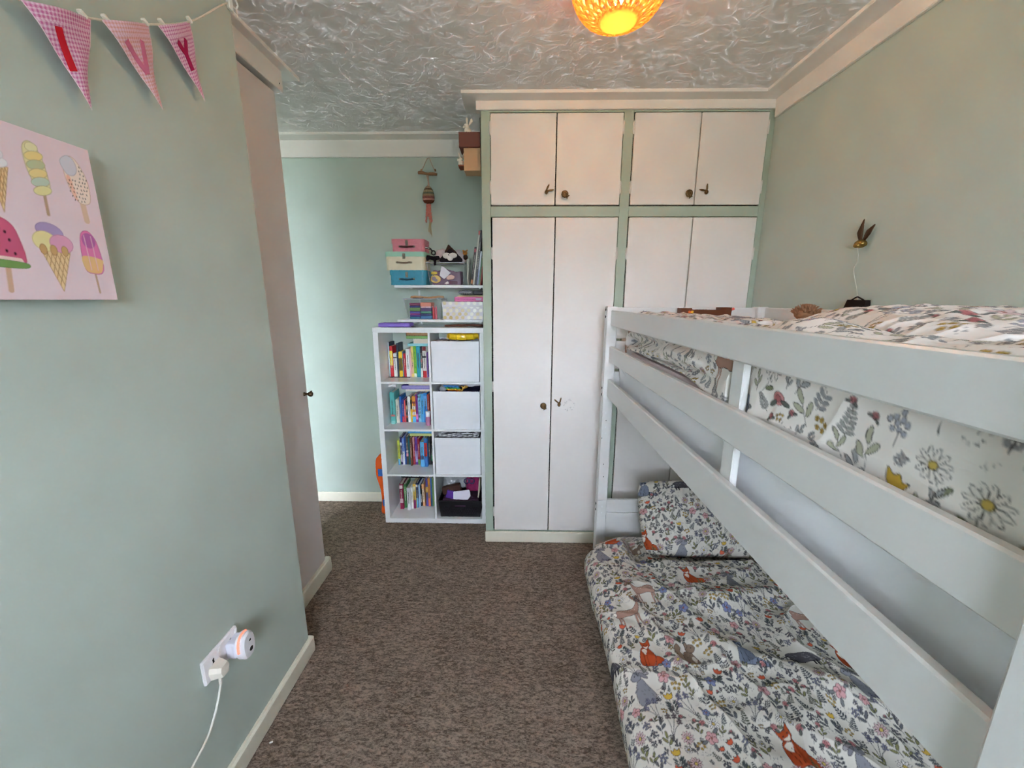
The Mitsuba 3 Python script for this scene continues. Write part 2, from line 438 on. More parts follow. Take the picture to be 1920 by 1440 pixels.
for x, z, hole in ((BXP + .022, 1.0, 0), (BXP + .027, .955, 1), (BXP + .026, .915, 0), (BXP + .026, .875, 0), (BXP + .008, .845, 1), (BXP + .026, .68, 1), (BXP + .03, .36, 0), (BXP + .03, .40, 0), (BXP + .03, .60, 1)):
    m = rot(lathe([[0, 0], [.0048, 0], [.0045, .0012], [0, .0018]] if not hole else [[0, 0], [.0028, 0], [.0028, .0006], [0, .0004]], 14), 90, [1, 0, 0])
    m.apply_translation((x, BY1, z))
    put('hole' if hole else 'screw_cap', m, 'vc_satin', bed, color=(60, 54, 48) if hole else (236, 236, 238))

# ------------------------------------------------------------------ white cube shelf unit
KX0, KX1, KY0, KY1, KH = -0.997, -0.232, 2.68, 2.995, 1.462
kl = thing('shelf_unit', 'white cube shelf unit with eight cubbies standing against the green back wall', 'shelf unit')
KT, KB = 0.036, 0.014
zs = np.linspace(KT, KH - KT, 5)        # the boards' levels
KM = (KX0 + KX1) / 2
put('top_board', box(KX0, KX1, KY0, KY1, KH - KT, KH, .0015), 'unit_white', kl)
put('base_board', box(KX0, KX1, KY0, KY1, 0, KT, .0015), 'unit_white', kl)
for x0, x1 in ((KX0, KX0 + KT), (KX1 - KT, KX1)):
    put('side_board', box(x0, x1, KY0 + .0005, KY1, KT, KH - KT, .0015), 'unit_white', kl)
put('divider', box(KM - KB / 2, KM + KB / 2, KY0 + .001, KY1, KT, KH - KT), 'unit_white', kl)
for z in zs[1:-1]:
    for x0, x1 in ((KX0 + KT, KM - KB / 2), (KM + KB / 2, KX1 - KT)):
        put('shelf', box(x0, x1, KY0 + .0015, KY1, z - KB / 2, z + KB / 2), 'unit_white', kl)

# ------------------------------------------------------------------ ceiling lamp
LX, LY = 0.315, 1.50
lamp = thing('ceiling_lamp', 'round diamond-cut amber glass ceiling lamp, lit', 'lamp')
prof = np.array([[0.0, 2.528], [.03, 2.5285], [.06, 2.532], [.09, 2.543], [.115, 2.560], [.135, 2.585], [.148, 2.615], [.152, 2.645], [.148, 2.675], [.135, 2.70], [.128, 2.712]])
scene['lamp_glass'] = {'type': 'thindielectric', 'int_ior': 1.5, 'specular_transmittance': rgb((255, 236, 205))}
scene['lamp_ridge'] = {'type': 'principledthin', 'base_color': rgb((222, 166, 112)), 'roughness': .25, 'diff_trans': 1.3, 'spec_trans': 0.0}
put('shade', lathe(prof, 64, (LX, LY, 0)), 'lamp_glass', lamp, smooth=True)
_s = np.linspace(0, 1, len(prof))
_arc = np.concatenate([[0], np.cumsum(np.linalg.norm(np.diff(prof, axis=0), axis=1))])
ridges = []
for k in range(26):
    for sgn in (-1, 1):
        t = np.linspace(.055, _arc[-1], 26)
        rr, zz = np.interp(t, _arc, prof[:, 0]), np.interp(t, _arc, prof[:, 1])
        a = 2 * np.pi * k / 26 + sgn * 1.15 * (t - .055) / (_arc[-1] - .055)
        ridges.append(tube(np.stack([LX + (rr + .001) * np.cos(a), LY + (rr + .001) * np.sin(a), zz - .001], 1), .0042 * np.clip(rr / .10, .45, 1.1), 6))
put('lattice', cat(ridges), 'lamp_ridge', lamp, smooth=True)
put('base_cap', lathe([[0, 2.519], [.03, 2.5195], [.05, 2.5225], [.064, 2.529], [.066, 2.534], [.05, 2.5335], [0, 2.53]], 40, (LX, LY, 0)), 'lamp_ridge', lamp, smooth=True)
put('gallery', lathe([[.0, ZC - .001], [.10, ZC - .001], [.138, 2.722], [.140, 2.708], [.130, 2.708], [.118, 2.718], [0, 2.718]], 40, (LX, LY, 0)), 'vc_metal', lamp, color=(190, 160, 100))
put('bulb_holder', lathe([[0, 2.72], [.018, 2.72], [.018, 2.685], [0, 2.685]], 20, (LX, LY, 0)), 'vc_satin', lamp, color=(235, 232, 225))
put('bulb', ball((LX, LY, 2.655), (.027, .027, .033), 3), 'vc_satin', lamp, color=(255, 240, 220), smooth=True,
    emitter={'type': 'area', 'radiance': {'type': 'rgb', 'value': [LAMP * 1.0, LAMP * 0.80, LAMP * 0.56]}})
# ------------------------------------------------------------------ flat print, worked out as colours per vertex
class Print:
    """A repeating print of S x S metres, n x n cells, drawn as filled and outlined shapes (y up)."""

    def __init__(self, S, n, ground, H=None):
        self.S, self.n, self.H = S, n, H or S
        self.m = int(round(n * self.H / S))
        self.c = np.tile(lin(ground), (self.m, n, 1))

    def _paint(self, lo, hi, sdf, color, a=1.0):
        e = self.S / self.n
        i0, i1 = int(math.floor(lo[0] / e)) - 1, int(math.ceil(hi[0] / e)) + 1
        j0, j1 = int(math.floor(lo[1] / e)) - 1, int(math.ceil(hi[1] / e)) + 1
        I, J = np.arange(i0, i1 + 1), np.arange(j0, j1 + 1)
        X, Y = np.meshgrid((I + .5) * e, (J + .5) * e)
        cov = np.clip(.5 - sdf(X, Y) / e, 0, 1)[..., None] * a
        col = lin(color)
        jj, ii = np.meshgrid(J % self.m, I % self.n, indexing='ij')
        self.c[jj, ii] = self.c[jj, ii] * (1 - cov) + col * cov

    def ell(self, x, y, rx, ry, deg=0, fill=None, line=None, w=.0012, a=1.0):
        c, s = math.cos(math.radians(deg)), math.sin(math.radians(deg))

        def d(X, Y):
            u, v = (X - x) * c + (Y - y) * s, -(X - x) * s + (Y - y) * c
            k = np.sqrt((u / rx) ** 2 + (v / ry) ** 2)
            g = np.sqrt((u / rx ** 2) ** 2 + (v / ry ** 2) ** 2) + 1e-9
            return k * (k - 1) / g
        R = max(rx, ry) + w
        lo, hi = (x - R, y - R), (x + R, y + R)
        if fill is not None:
            self._paint(lo, hi, d, fill, a)
        if line is not None:
            self._paint(lo, hi, lambda X, Y: np.abs(d(X, Y)) - w / 2, line)

    def stroke(self, pts, w, color):
        p = np.asarray(pts, float)
        ws = np.broadcast_to(w, (len(p),))

        def d(X, Y):
            out = np.full(X.shape, 9.0)
            for k in range(len(p) - 1):
                a, b = p[k], p[k + 1]
                ab = b - a
                t = np.clip(((X - a[0]) * ab[0] + (Y - a[1]) * ab[1]) / (ab @ ab + 1e-12), 0, 1)
                out = np.minimum(out, np.hypot(X - a[0] - t * ab[0], Y - a[1] - t * ab[1]) - (ws[k] * (1 - t) + ws[k + 1] * t) / 2)
            return out
        R = ws.max()
        self._paint(p.min(0) - R, p.max(0) + R, d, color)

    def poly(self, pts, fill=None, line=None, w=.0012, a=1.0):
        p = np.asarray(pts, float)

        def d(X, Y):
            out, inside = np.full(X.shape, 9.0), np.zeros(X.shape, bool)
            for k in range(len(p)):
                a_, b = p[k], p[(k + 1) % len(p)]
                ab = b - a_
                t = np.clip(((X - a_[0]) * ab[0] + (Y - a_[1]) * ab[1]) / (ab @ ab + 1e-12), 0, 1)
                out = np.minimum(out, np.hypot(X - a_[0] - t * ab[0], Y - a_[1] - t * ab[1]))
                if a_[1] != b[1]:
                    cr = ((a_[1] > Y) != (b[1] > Y)) & (X < (b[0] - a_[0]) * (Y - a_[1]) / (b[1] - a_[1]) + a_[0])
                    inside ^= cr
            return np.where(inside, -out, out)
        lo, hi = p.min(0) - w, p.max(0) + w
        if fill is not None:
            self._paint(lo, hi, d, fill, a)
        if line is not None:
            self._paint(lo, hi, lambda X, Y: np.abs(d(X, Y)) - w / 2, line)

    def at(self, u, v):
        """Colours at (u, v) metres, smoothly between cells."""
        x, y = u / self.S * self.n - .5, v / self.H * self.m - .5
        i, j = np.floor(x).astype(int), np.floor(y).astype(int)
        fx, fy = (x - i)[..., None], (y - j)[..., None]
        g = lambda a, b: self.c[(j + b) % self.m, (i + a) % self.n]  # noqa: E731
        return (g(0, 0) * (1 - fx) + g(1, 0) * fx) * (1 - fy) + (g(0, 1) * (1 - fx) + g(1, 1) * fx) * fy


def smooth_poly(pts, n=5):
    """A closed smooth outline through the points."""
    p = np.asarray(pts, float)
    out = []
    for k in range(len(p)):
        a, b, c, d = p[k - 1], p[k], p[(k + 1) % len(p)], p[(k + 2) % len(p)]
        for t in np.linspace(0, 1, n, endpoint=False):
            out.append(.5 * (2 * b + (c - a) * t + (2 * a - 5 * b + 4 * c - d) * t ** 2 + (3 * b - a - 3 * c + d) * t ** 3))
    return np.array(out)


INK = (54, 49, 53)
LINE_ART = [False]      # the larger print is outlined in ink over pale fills


def pale(c):
    return tuple(int(.45 * x + .55 * 222) for x in c) if LINE_ART[0] else c


def edge():
    return (96, 90, 96) if LINE_ART[0] else None
_pr = np.random.default_rng(21)


class Motif:
    """Draws into a print about a point, turned, scaled and mirrored."""

    def __init__(self, P, x, y, s=1.0, deg=0, flip=False):
        self.P, self.x, self.y, self.s, self.deg, self.f = P, x, y, s, deg, -1 if flip else 1
        self.c, self.sn = math.cos(math.radians(deg)), math.sin(math.radians(deg))

    def t(self, pts):
        p = np.asarray(pts, float) * self.s * [self.f, 1]
        return np.stack([self.x + p[..., 0] * self.c - p[..., 1] * self.sn, self.y + p[..., 0] * self.sn + p[..., 1] * self.c], -1)

    def e(self, x, y, rx, ry, deg=0, fill=None, line=INK, w=.0013, a=1.0):
        q = self.t([x, y])
        self.P.ell(q[0], q[1], rx * self.s, ry * self.s, self.deg + self.f * deg, fill, line, w, a)

    def l(self, pts, w=.0018, color=INK):
        self.P.stroke(self.t(pts), np.asarray(w) * 1.0, color)

    def p(self, pts, fill=None, line=INK, w=.0014, rnd=True, a=1.0):
        self.P.poly(self.t(smooth_poly(pts) if rnd else pts), fill, line, w, a)


def m_fox(M):
    R = (172, 76, 48)
    M.e(-.026, -.040, .030, .017, 12, R)
    M.e(-.006, -.045, .010, .009, 0, (226, 218, 208))
    M.p([(-.020, -.052), (-.026, -.020), (-.014, .012), (-.006, .024), (.014, .022), (.026, -.004), (.030, -.034), (.024, -.052), (.0, -.055)], R)
    M.p([(-.004, .016), (.006, -.012), (.016, .012)], (232, 224, 214), None)
    M.p([(-.018, .058), (-.020, .030), (-.004, .012), (.010, .026), (.016, .056), (.004, .046), (-.006, .046)], R, rnd=False)
    M.p([(-.012, .030), (-.004, .016), (.006, .029), (-.004, .026)], (236, 228, 218), None)
    for x in (-.009, .003):
        M.e(x, .034, .0018, .0022, 0, INK, None)
    for x in (.004, .014):
        M.l([(x, .0), (x - .002, -.048)], .0016, (90, 40, 28))


def m_deer(M):
    B = (176, 140, 126)
    for x0, x1, k in ((-.042, -.046, 0), (-.034, -.030, .004), (.026, .024, 0), (.034, .044, .003)):
        M.l([(x0, -.004), (x0 + k, -.034), (x1, -.076)], [.011, .006, .0045], B)
        M.l([(x0 - .004, -.01), (x1 - .002, -.074)], .0012)
        M.l([(x1, -.071), (x1, -.077)], .006, INK)
    M.p([(-.052, .010), (-.046, -.014), (-.010, -.010), (.028, -.012), (.044, .006), (.052, .036), (.046, .048), (.036, .030), (.010, .022), (-.036, .028)], B)
    M.p([(.040, .060), (.040, .046), (.056, .040), (.072, .040), (.070, .050), (.056, .062)], B)
    M.e(.036, .066, .016, .0055, 120, (150, 112, 100))
    M.e(.056, .070, .014, .0055, 70, (150, 112, 100))
    M.e(.057, .052, .0022, .0022, 0, INK, None)
    M.e(.073, .042, .003, .0025, 0, INK, None)
    M.e(-.054, .010, .006, .010, 20, (236, 230, 222))
    for k in range(9):
        M.e(-.034 + .008 * k, .016 + .004 * math.sin(k * 2), .0016, .0014, 0, (228, 212, 202), None)


def m_rabbit(M):
    G = (138, 138, 146)
    M.p([(-.022, -.052), (-.026, -.018), (-.016, .012), (-.004, .030), (.010, .026), (.022, .0), (.036, -.030), (.040, -.050), (.010, -.055)], G)
    M.p([(-.026, .042), (-.020, .030), (-.004, .026), (.008, .034), (.004, .050), (-.010, .056)], G)
    M.e(.018, .046, .022, .0065, -28, (158, 152, 156))
    M.e(.016, .036, .018, .0055, -42, (128, 126, 134))
    M.e(.040, -.044, .008, .008, 0, (226, 224, 222))
    M.e(-.012, .044, .002, .0025, 0, INK, None)
    M.l([(-.014, .006), (-.026, -.004), (-.022, -.012)], .004, G)
    M.l([(-.014, .004), (-.027, -.006)], .0012)
    for k in range(14):
        x, y = _pr.uniform(-.014, .024), _pr.uniform(-.045, .012)
        M.l([(x, y), (x + .004, y - .006)], .001, (88, 88, 96))


def m_raccoon(M):
    G = (120, 128, 146)
    M.e(.046, -.040, .034, .0085, -18, G)
    for k in range(5):
        M.l([(.024 + k * .012, -.028 - k * .004), (.021 + k * .012, -.045 - k * .003)], .0045, (54, 56, 70))
    M.p([(-.024, -.050), (-.022, -.016), (-.014, .014), (.006, .020), (.024, .004), (.032, -.030), (.026, -.050)], G)
    M.p([(-.030, .052), (-.028, .030), (-.012, .012), (.008, .026), (.012, .052), (-.002, .046), (-.016, .046)], G, rnd=False)
    M.e(-.017, .034, .007, .004, 20, (50, 50, 60), None)
    M.e(.001, .034, .007, .004, -20, (50, 50, 60), None)
    M.e(-.008, .022, .007, .006, 0, (222, 222, 226))
    M.e(-.008, .024, .0025, .002, 0, INK, None)
    for x in (-.012, .004):
        M.l([(x, -.004), (x - .001, -.05)], .0016, (58, 60, 74))
    for k in range(14):
        x, y = _pr.uniform(-.014, .022), _pr.uniform(-.044, .008)
        M.l([(x, y), (x + .003, y - .006)], .001, (70, 74, 90))


def m_squirrel(M):
    B = (138, 116, 100)
    M.p([(.016, -.040), (.044, -.026), (.048, .016), (.030, .038), (.020, .026), (.030, .006), (.014, -.016)], (156, 132, 112))
    M.p([(-.026, -.044), (-.022, -.010), (-.010, .012), (.012, .010), (.024, -.018), (.022, -.044)], B)
    M.p([(-.034, .022), (-.022, .008), (-.004, .010), (.002, .024), (-.010, .036), (-.026, .034)], B)
    M.e(-.004, .036, .006, .010, 10, B)
    M.e(-.020, .025, .002, .002, 0, INK, None)
    M.e(-.014, -.024, .008, .016, 0, (214, 202, 190), None)
    for k in range(12):
        x, y = _pr.uniform(-.02, .018), _pr.uniform(-.04, .006)
        M.l([(x, y), (x + .003, y - .005)], .001, (84, 66, 56))


def m_badger(M):
    M.p([(-.06, -.012), (-.050, .016), (-.010, .026), (.034, .018), (.052, .002), (.060, -.012), (.040, -.018), (-.030, -.022)], (86, 84, 90))
    M.p([(-.060, .004), (-.080, -.006), (-.084, -.014), (-.060, -.018), (-.048, -.004)], (226, 224, 222))
    M.l([(-.050, .004), (-.078, -.010)], .004, INK)
    for x in (-.044, -.030, .030, .044):
        M.l([(x, -.014), (x, -.032)], .008, (52, 50, 54))
    for k in range(26):
        x, y = _pr.uniform(-.045, .045), _pr.uniform(-.012, .018)
        M.l([(x, y), (x + .006, y - .002)], .001, (160, 158, 160))


def m_fern(M, c=(60, 66, 74)):
    M.l([(0, -.024), (.001, .0), (0, .024)], .0014, c)
    for k in range(6):
        y = -.016 + k * .0066
        L = .0125 - .0016 * k
        for s in (-1, 1):
            M.e(s * L * .55, y + .004, L * .55, .0024, s * 28, pale(c), edge(), .001)


def m_leaf(M, c=(130, 128, 84)):
    M.l([(0, -.018), (.002, .0), (0, .016)], .0013)
    for s, y, a in ((-1, -.004, 130), (1, .002, 48), (0, .016, 90)):
        M.e(.0085 * s, y + .006, .0105, .0042, a, pale(c))


def m_daisy(M, petal=(232, 226, 222), eye=(196, 172, 92), stem=True):
    if stem:
        M.l([(0, 0), (.003, -.02), (-.002, -.036)], .0015, (84, 86, 80))
        M.e(.009, -.024, .009, .0032, 35, (132, 136, 108))
    for k in range(11):
        a = k * 360 / 11
        M.e(.0105 * math.cos(math.radians(a)), .0105 * math.sin(math.radians(a)), .0072, .0026, a, petal, INK, .0011)
    M.e(0, 0, .0048, .0045, 0, eye)


def m_pansy(M, c=(206, 158, 160)):
    for a in (20, 95, 165, 235, 310):
        M.e(.009 * math.cos(math.radians(a)), .009 * math.sin(math.radians(a)), .0095, .0078, a, pale(c))
    M.e(0, 0, .0036, .0036, 0, (150, 92, 84), None)
    for a in (30, 190, 265):
        M.e(.026 * math.cos(math.radians(a)), .026 * math.sin(math.radians(a)), .010, .0046, a, (120, 122, 124))


def m_poppy(M, c=(204, 96, 70)):
    for s in (-1, 0, 1):
        M.l([(0, -.034), (s * .004, -.014), (s * .010, .004 - abs(s) * .004)], .0017, (60, 64, 66))
        for k in range(3):
            y = -.026 + k * .009
            M.e(s * .006 + .005 * (1 if s >= 0 else -1), y, .0074, .0028, 50 if s >= 0 else 130, pale((74, 80, 82)), edge(), .001)
    M.p([(-.013, .020), (-.010, .006), (.0, .002), (.011, .006), (.014, .020), (.006, .016), (0, .022), (-.006, .016)], c)


def m_berries(M, c=(108, 110, 134)):
    for k in range(9):
        a, r = k * 2.4, .0042 * math.sqrt(k + .3)
        M.e(r * math.cos(a), r * math.sin(a), .0031, .003, 0, pale(c), INK, .001)
    M.l([(0, -.008), (.003, -.024)], .0013)


def m_puffs(M, c=(122, 122, 146)):
    for dx, top in ((-.018, .026), (.002, .034), (.018, .018)):
        M.l([(0, -.042), (dx * .4, -.008), (dx, top - .008)], .0018, (66, 68, 74))
        for k in range(8):
            a, r = k * 2.4, .0034 * math.sqrt(k + .2)
            M.e(dx + r * math.cos(a), top + r * math.sin(a), .003, .003, 0, pale(c), INK, .0009)


def m_dots(M):
    for k in range(12):
        M.e(_pr.uniform(-.016, .016), _pr.uniform(-.008, .008), .0012, .0012, 0, (128, 124, 124), None)


def m_sprig(M, c=(70, 70, 76)):
    M.l([(0, -.016), (0, .014)], .0013)
    for k in range(3):
        for s in (-1, 1):
            M.e(s * .0062, -.008 + k * .0085, .0058, .0028, s * 35, pale(c), edge(), .001)


def m_rose(M, c=(198, 140, 140)):
    M.e(0, 0, .0105, .0095, 0, c)
    M.e(.001, 0, .0058, .005, 20, (170, 104, 106), INK, .001)
    M.e(-.012, -.006, .008, .0036, 200, (104, 110, 104))
    M.e(.011, -.008, .008, .0036, -30, (104, 110, 104))


def m_cluster(M, c=(190, 160, 88)):
    for x, y in ((-.011, .006), (.001, .009), (.012, .006), (-.008, -.006), (.005, -.007)):
        for a in range(0, 360, 72):
            M.e(x + .0028 * math.cos(math.radians(a)), y + .0028 * math.sin(math.radians(a)), .0026, .0024, 0, c, INK, .0007)
        M.e(x, y, .0014, .0014, 0, (120, 90, 50), None)


def meadow(S, n, ground, seed, scale=1.0, dense=1.0, beasts=None, tight=1.0):
    """The bedding's print: woodland animals among small flowers."""
    P = Print(S, n, ground)
    r = np.random.default_rng(seed)
    taken = []
    animals = [(m_fox, .06), (m_deer, .075), (m_rabbit, .06), (m_raccoon, .062), (m_squirrel, .055), (m_fox, .06), (m_badger, .07), (m_deer, .075), (m_rabbit, .06)]
    animals = beasts or animals
    small = [(m_poppy, .030, (204, 96, 70)), (m_poppy, .030, (198, 164, 70)), (m_daisy, .026, None), (m_pansy, .030, (206, 158, 160)), (m_pansy, .030, (128, 134, 170)), (m_berries, .018, (108, 110, 134)),
             (m_berries, .018, (84, 84, 96)), (m_puffs, .036, (122, 122, 146)), (m_puffs, .036, (112, 100, 104)), (m_fern, .022, (60, 66, 74)), (m_fern, .022, (86, 88, 78)), (m_leaf, .018, (130, 128, 84)), (m_leaf, .018, (96, 98, 104)),
             (m_rose, .018, (198, 140, 140)), (m_cluster, .018, (190, 160, 88)), (m_sprig, .015, (70, 70, 76)), (m_dots, .012, None), (m_daisy, .026, (206, 176, 178))]

    def free(x, y, R):
        for a, b, q in taken:
            dx, dy = abs(x - a), abs(y - b)
            dx, dy = min(dx, S - dx), min(dy, S - dy)
            if math.hypot(dx, dy) < R + q:
                return False
        return True
    for f, R in animals:
        R *= scale
        for _ in range(400):
            x, y = r.uniform(0, S, 2)
            if free(x, y, R * 1.25):
                taken.append((x, y, R * .78))
                f(Motif(P, x, y, min(scale, 1.25), r.uniform(-8, 8), r.random() < .35))
                break
    for fac, tries in ((1.0, int(1600 * dense)), (.72, int(3000 * dense)), (.5, int(4200 * dense))):
        for _ in range(tries):
            f, R, c = small[r.integers(len(small))]
            s = scale * fac * r.uniform(.85, 1.1)
            x, y = r.uniform(0, S, 2)
            if free(x, y, R * s * .86 * tight):
                taken.append((x, y, R * s * .80 * tight))
                M = Motif(P, x, y, s, r.uniform(-35, 35), r.random() < .5)
                if f is m_daisy:
                    m_daisy(M, c or (232, 226, 222), (196, 172, 92), fac > .8)
                elif c is None:
                    f(M)
                else:
                    f(M, c)
    return P


meadow_small = meadow(0.74, 740, (216, 210, 202), 4, 1.0, 1.2, None, .88)
LINE_ART[0] = True
meadow_large = meadow(1.10, 920, (236, 230, 226), 9, 1.42, .9, [(m_badger, .07), (m_rabbit, .05), (m_deer, .06), (m_fox, .05), (m_badger, .07)], 1.04)
FB = meshkit.fbm


def folds(u, v, seed, amp, k=9.0):
    """Soft creases of a bedcover: stretched, warped noise."""
    w = FB(np.stack([u * 2.2, v * 2.2, 0 * u], -1), 2, seed) * 1.4
    a = FB(np.stack([u * k + w * 2, v * k * .45 - w, 0 * u + 3], -1), 3, seed + 3)
    b = FB(np.stack([u * k * .4 - w, v * k * .8 + w, 0 * u + 8], -1), 3, seed + 5)
    return amp * ((1 - np.abs(2 * a - 1)) ** 3 * .8 + (1 - np.abs(2 * b - 1)) ** 3 * .6 - .35)


# ------------------------------------------------------------------ lower bunk
lb = thing('lower_mattress', 'grey fabric-sided mattress of the lower bunk resting on the carpet', 'mattress')
put('base', box(0.418, 1.305, 0.36, 2.06, 0.0, 0.14, .012), 'vc_cloth', lb, color=(176, 174, 172))
put('mattress_pad', box(0.45, 1.305, 0.36, 1.95, 0.14, 0.262, .03), 'vc_cloth', lb, color=(206, 204, 200), smooth=40)


def lower_duvet():
    nv, nu = 720, 420
    y = np.linspace(0.36, 2.12, nv)
    # arc length along the cross-section, from the hem by the carpet, over the rounded edge, to the wall
    prof = np.array([[.412, .172], [.386, .185], [.365, .215], [.366, .252], [.392, .292], [.45, .318], [.60, .33], [.80, .335], [1.0, .332], [1.2, .322], [1.31, .30]])
    L = np.concatenate([[0], np.cumsum(np.linalg.norm(np.diff(prof, axis=0), axis=1))])
    from scipy.interpolate import PchipInterpolator
    s = np.linspace(0, L[-1], nu)
    X, Z = PchipInterpolator(L, prof[:, 0])(s), PchipInterpolator(L, prof[:, 1])(s)
    S_, Y = np.meshgrid(s, y)
    XX, ZZ = np.tile(X, (nv, 1)), np.tile(Z, (nv, 1))
    # the hem swings in and out along the bed and the far corner is rounded off
    wob = (FB(np.stack([Y * 3.1, 0 * Y, 0 * Y + 4], -1), 2, 2) - .5)
    edge = np.exp(-(S_ / .22) ** 2)
    XX = XX + edge * (.035 * wob - .012 * np.exp(-((Y - 1.9) / .25) ** 2))
    ZZ = ZZ + edge * .03 * wob
    far = np.clip((Y - 1.86) / .26, 0, 1)
    XX = XX + far ** 2.6 * np.clip((.95 - XX) / .55, 0, 1) * .24
    YY = Y - .0 * far
    ZZ = ZZ - far ** 3 * .075
    f = folds(S_, Y, 3, .034, 5.0) * np.clip(S_ / .12, .35, 1)
    ridge = .026 * np.exp(-((Y - 1.50 - .30 * (XX - .8)) / .045) ** 2) * np.clip((XX - .55) / .3, 0, 1) + .022 * np.exp(-((Y - 1.30 + .5 * (XX - .75)) / .05) ** 2) * np.clip((XX - .6) / .2, 0, 1)
    near = np.clip((.38 - Y) / .03, 0, 1)
    P = np.stack([XX, YY, ZZ + f + ridge - .12 * near], -1)
    P[..., 2] = np.maximum(P[..., 2], np.where(XX > .44, .272, .15))
    press = np.clip((Y - 1.80) / .07, 0, 1) * np.clip((P[..., 0] - .58) / .06, 0, 1)
    P[..., 2] = P[..., 2] * (1 - press) + press * np.minimum(P[..., 2], .270)
    col = meadow_small.at(S_ + .11, Y + .18)
    return P, col


_P, _C = lower_duvet()
put('lower_duvet', sheet(_P), 'vc_cloth', color=_C.reshape(-1, 3), smooth=True, label='cream duvet printed with foxes, deer and small flowers on the lower bunk', category='duvet')


def pillow(w, h, t, n, seed, P, off, amp=.006):
    """A stuffed pillow in its own plane: (points front and back, colours)."""
    u, v = np.meshgrid(np.linspace(-1, 1, n), np.linspace(-1, 1, int(n * h / w)))
    ex = 1 - .035 * (1 - v ** 2) * np.sign(1) * np.abs(u) ** 6
    ey = 1 - .05 * (1 - u ** 2) * np.abs(v) ** 6
    th = t / 2 * ((1 - np.abs(u) ** 2.6) * (1 - np.abs(v) ** 2.6)).clip(0) ** .55
    wr = folds(u * w / 2, v * h / 2, seed, amp, 14) * np.clip(th / (t / 2) * 2, .1, 1)
    ex, ey = ex * (1 - .10 * np.abs(v) ** 3), ey * (1 - .12 * np.abs(u) ** 3)
    A = np.stack([u * w / 2 * ex, v * h / 2 * ey, th + wr * (th > 0)], -1)
    B = np.stack([u * w / 2 * ex, v * h / 2 * ey, -th], -1)
    a, b = sheet(A), sheet(B[:, ::-1])
    col = np.concatenate([P.at(u * w / 2 + off[0], v * h / 2 + off[1]).reshape(-1, 3), P.at(-u[:, ::-1] * w / 2 + off[0], v * h / 2).reshape(-1, 3)])
    return cat([a, b]), col


def place(m, ex, ey, o):
    ex, ey = np.asarray(ex, float) / np.linalg.norm(ex), np.asarray(ey, float)
    ez = np.cross(ex, ey); ez /= np.linalg.norm(ez)
    ey = np.cross(ez, ex)
    M = np.eye(4)
    M[:3, :3], M[:3, 3] = np.stack([ex, ey, ez], 1), o
    m = m.copy()
    m.apply_transform(M)
    return m


_m, _c = pillow(.70, .43, .22, 240, 31, meadow_small, (.30, .52), .018)
put('pillow', place(_m, (1, -.03, 0), (0.02, .62, .79), (1.025, 2.03, .452)), 'vc_cloth', color=_c, smooth=True,
    label='plump printed pillow leaning on the headboard of the lower bunk', category='pillow')

# ------------------------------------------------------------------ upper bunk
um = thing('upper_mattress', 'mattress in a white fitted sheet on the slats of the upper bunk', 'mattress')
_v, _u = np.meshgrid(np.linspace(BY0 + .012, BY1 - .012, 260), np.linspace(0, 1, 60), indexing='ij')
_prof = np.array([[.582, 1.16], [.576, 1.20], [.576, 1.30], [.584, 1.365], [.615, 1.392], [.9, 1.397], [1.2, 1.397], [1.325, 1.385], [1.345, 1.35], [1.348, 1.17]])
_L = np.concatenate([[0], np.cumsum(np.linalg.norm(np.diff(_prof, axis=0), axis=1))])
_x, _z = np.interp(_u * _L[-1], _L, _prof[:, 0]), np.interp(_u * _L[-1], _L, _prof[:, 1])
_w = folds(_v * .5, _u * 1.2, 13, .010, 7) * np.clip((_u - .0) / .04, 0, 1)
put('fitted_sheet', sheet(np.stack([_x - .6 * _w * (_u < .3), _v, _z + _w * (_u > .25) - .0], -1)[:, ::-1]), 'vc_cloth', um, color=(236, 236, 240), smooth=True)
put('core', box(.592, 1.335, BY0 + .015, BY1 - .015, 1.156, 1.37, .02), 'vc_cloth', um, color=(226, 224, 220))
put('sheet_hem', box(.568, .61, 1.24, 2.0, 1.360, 1.388, .006), 'vc_cloth', um, color=(232, 214, 216), label='pink edge of the sheet')


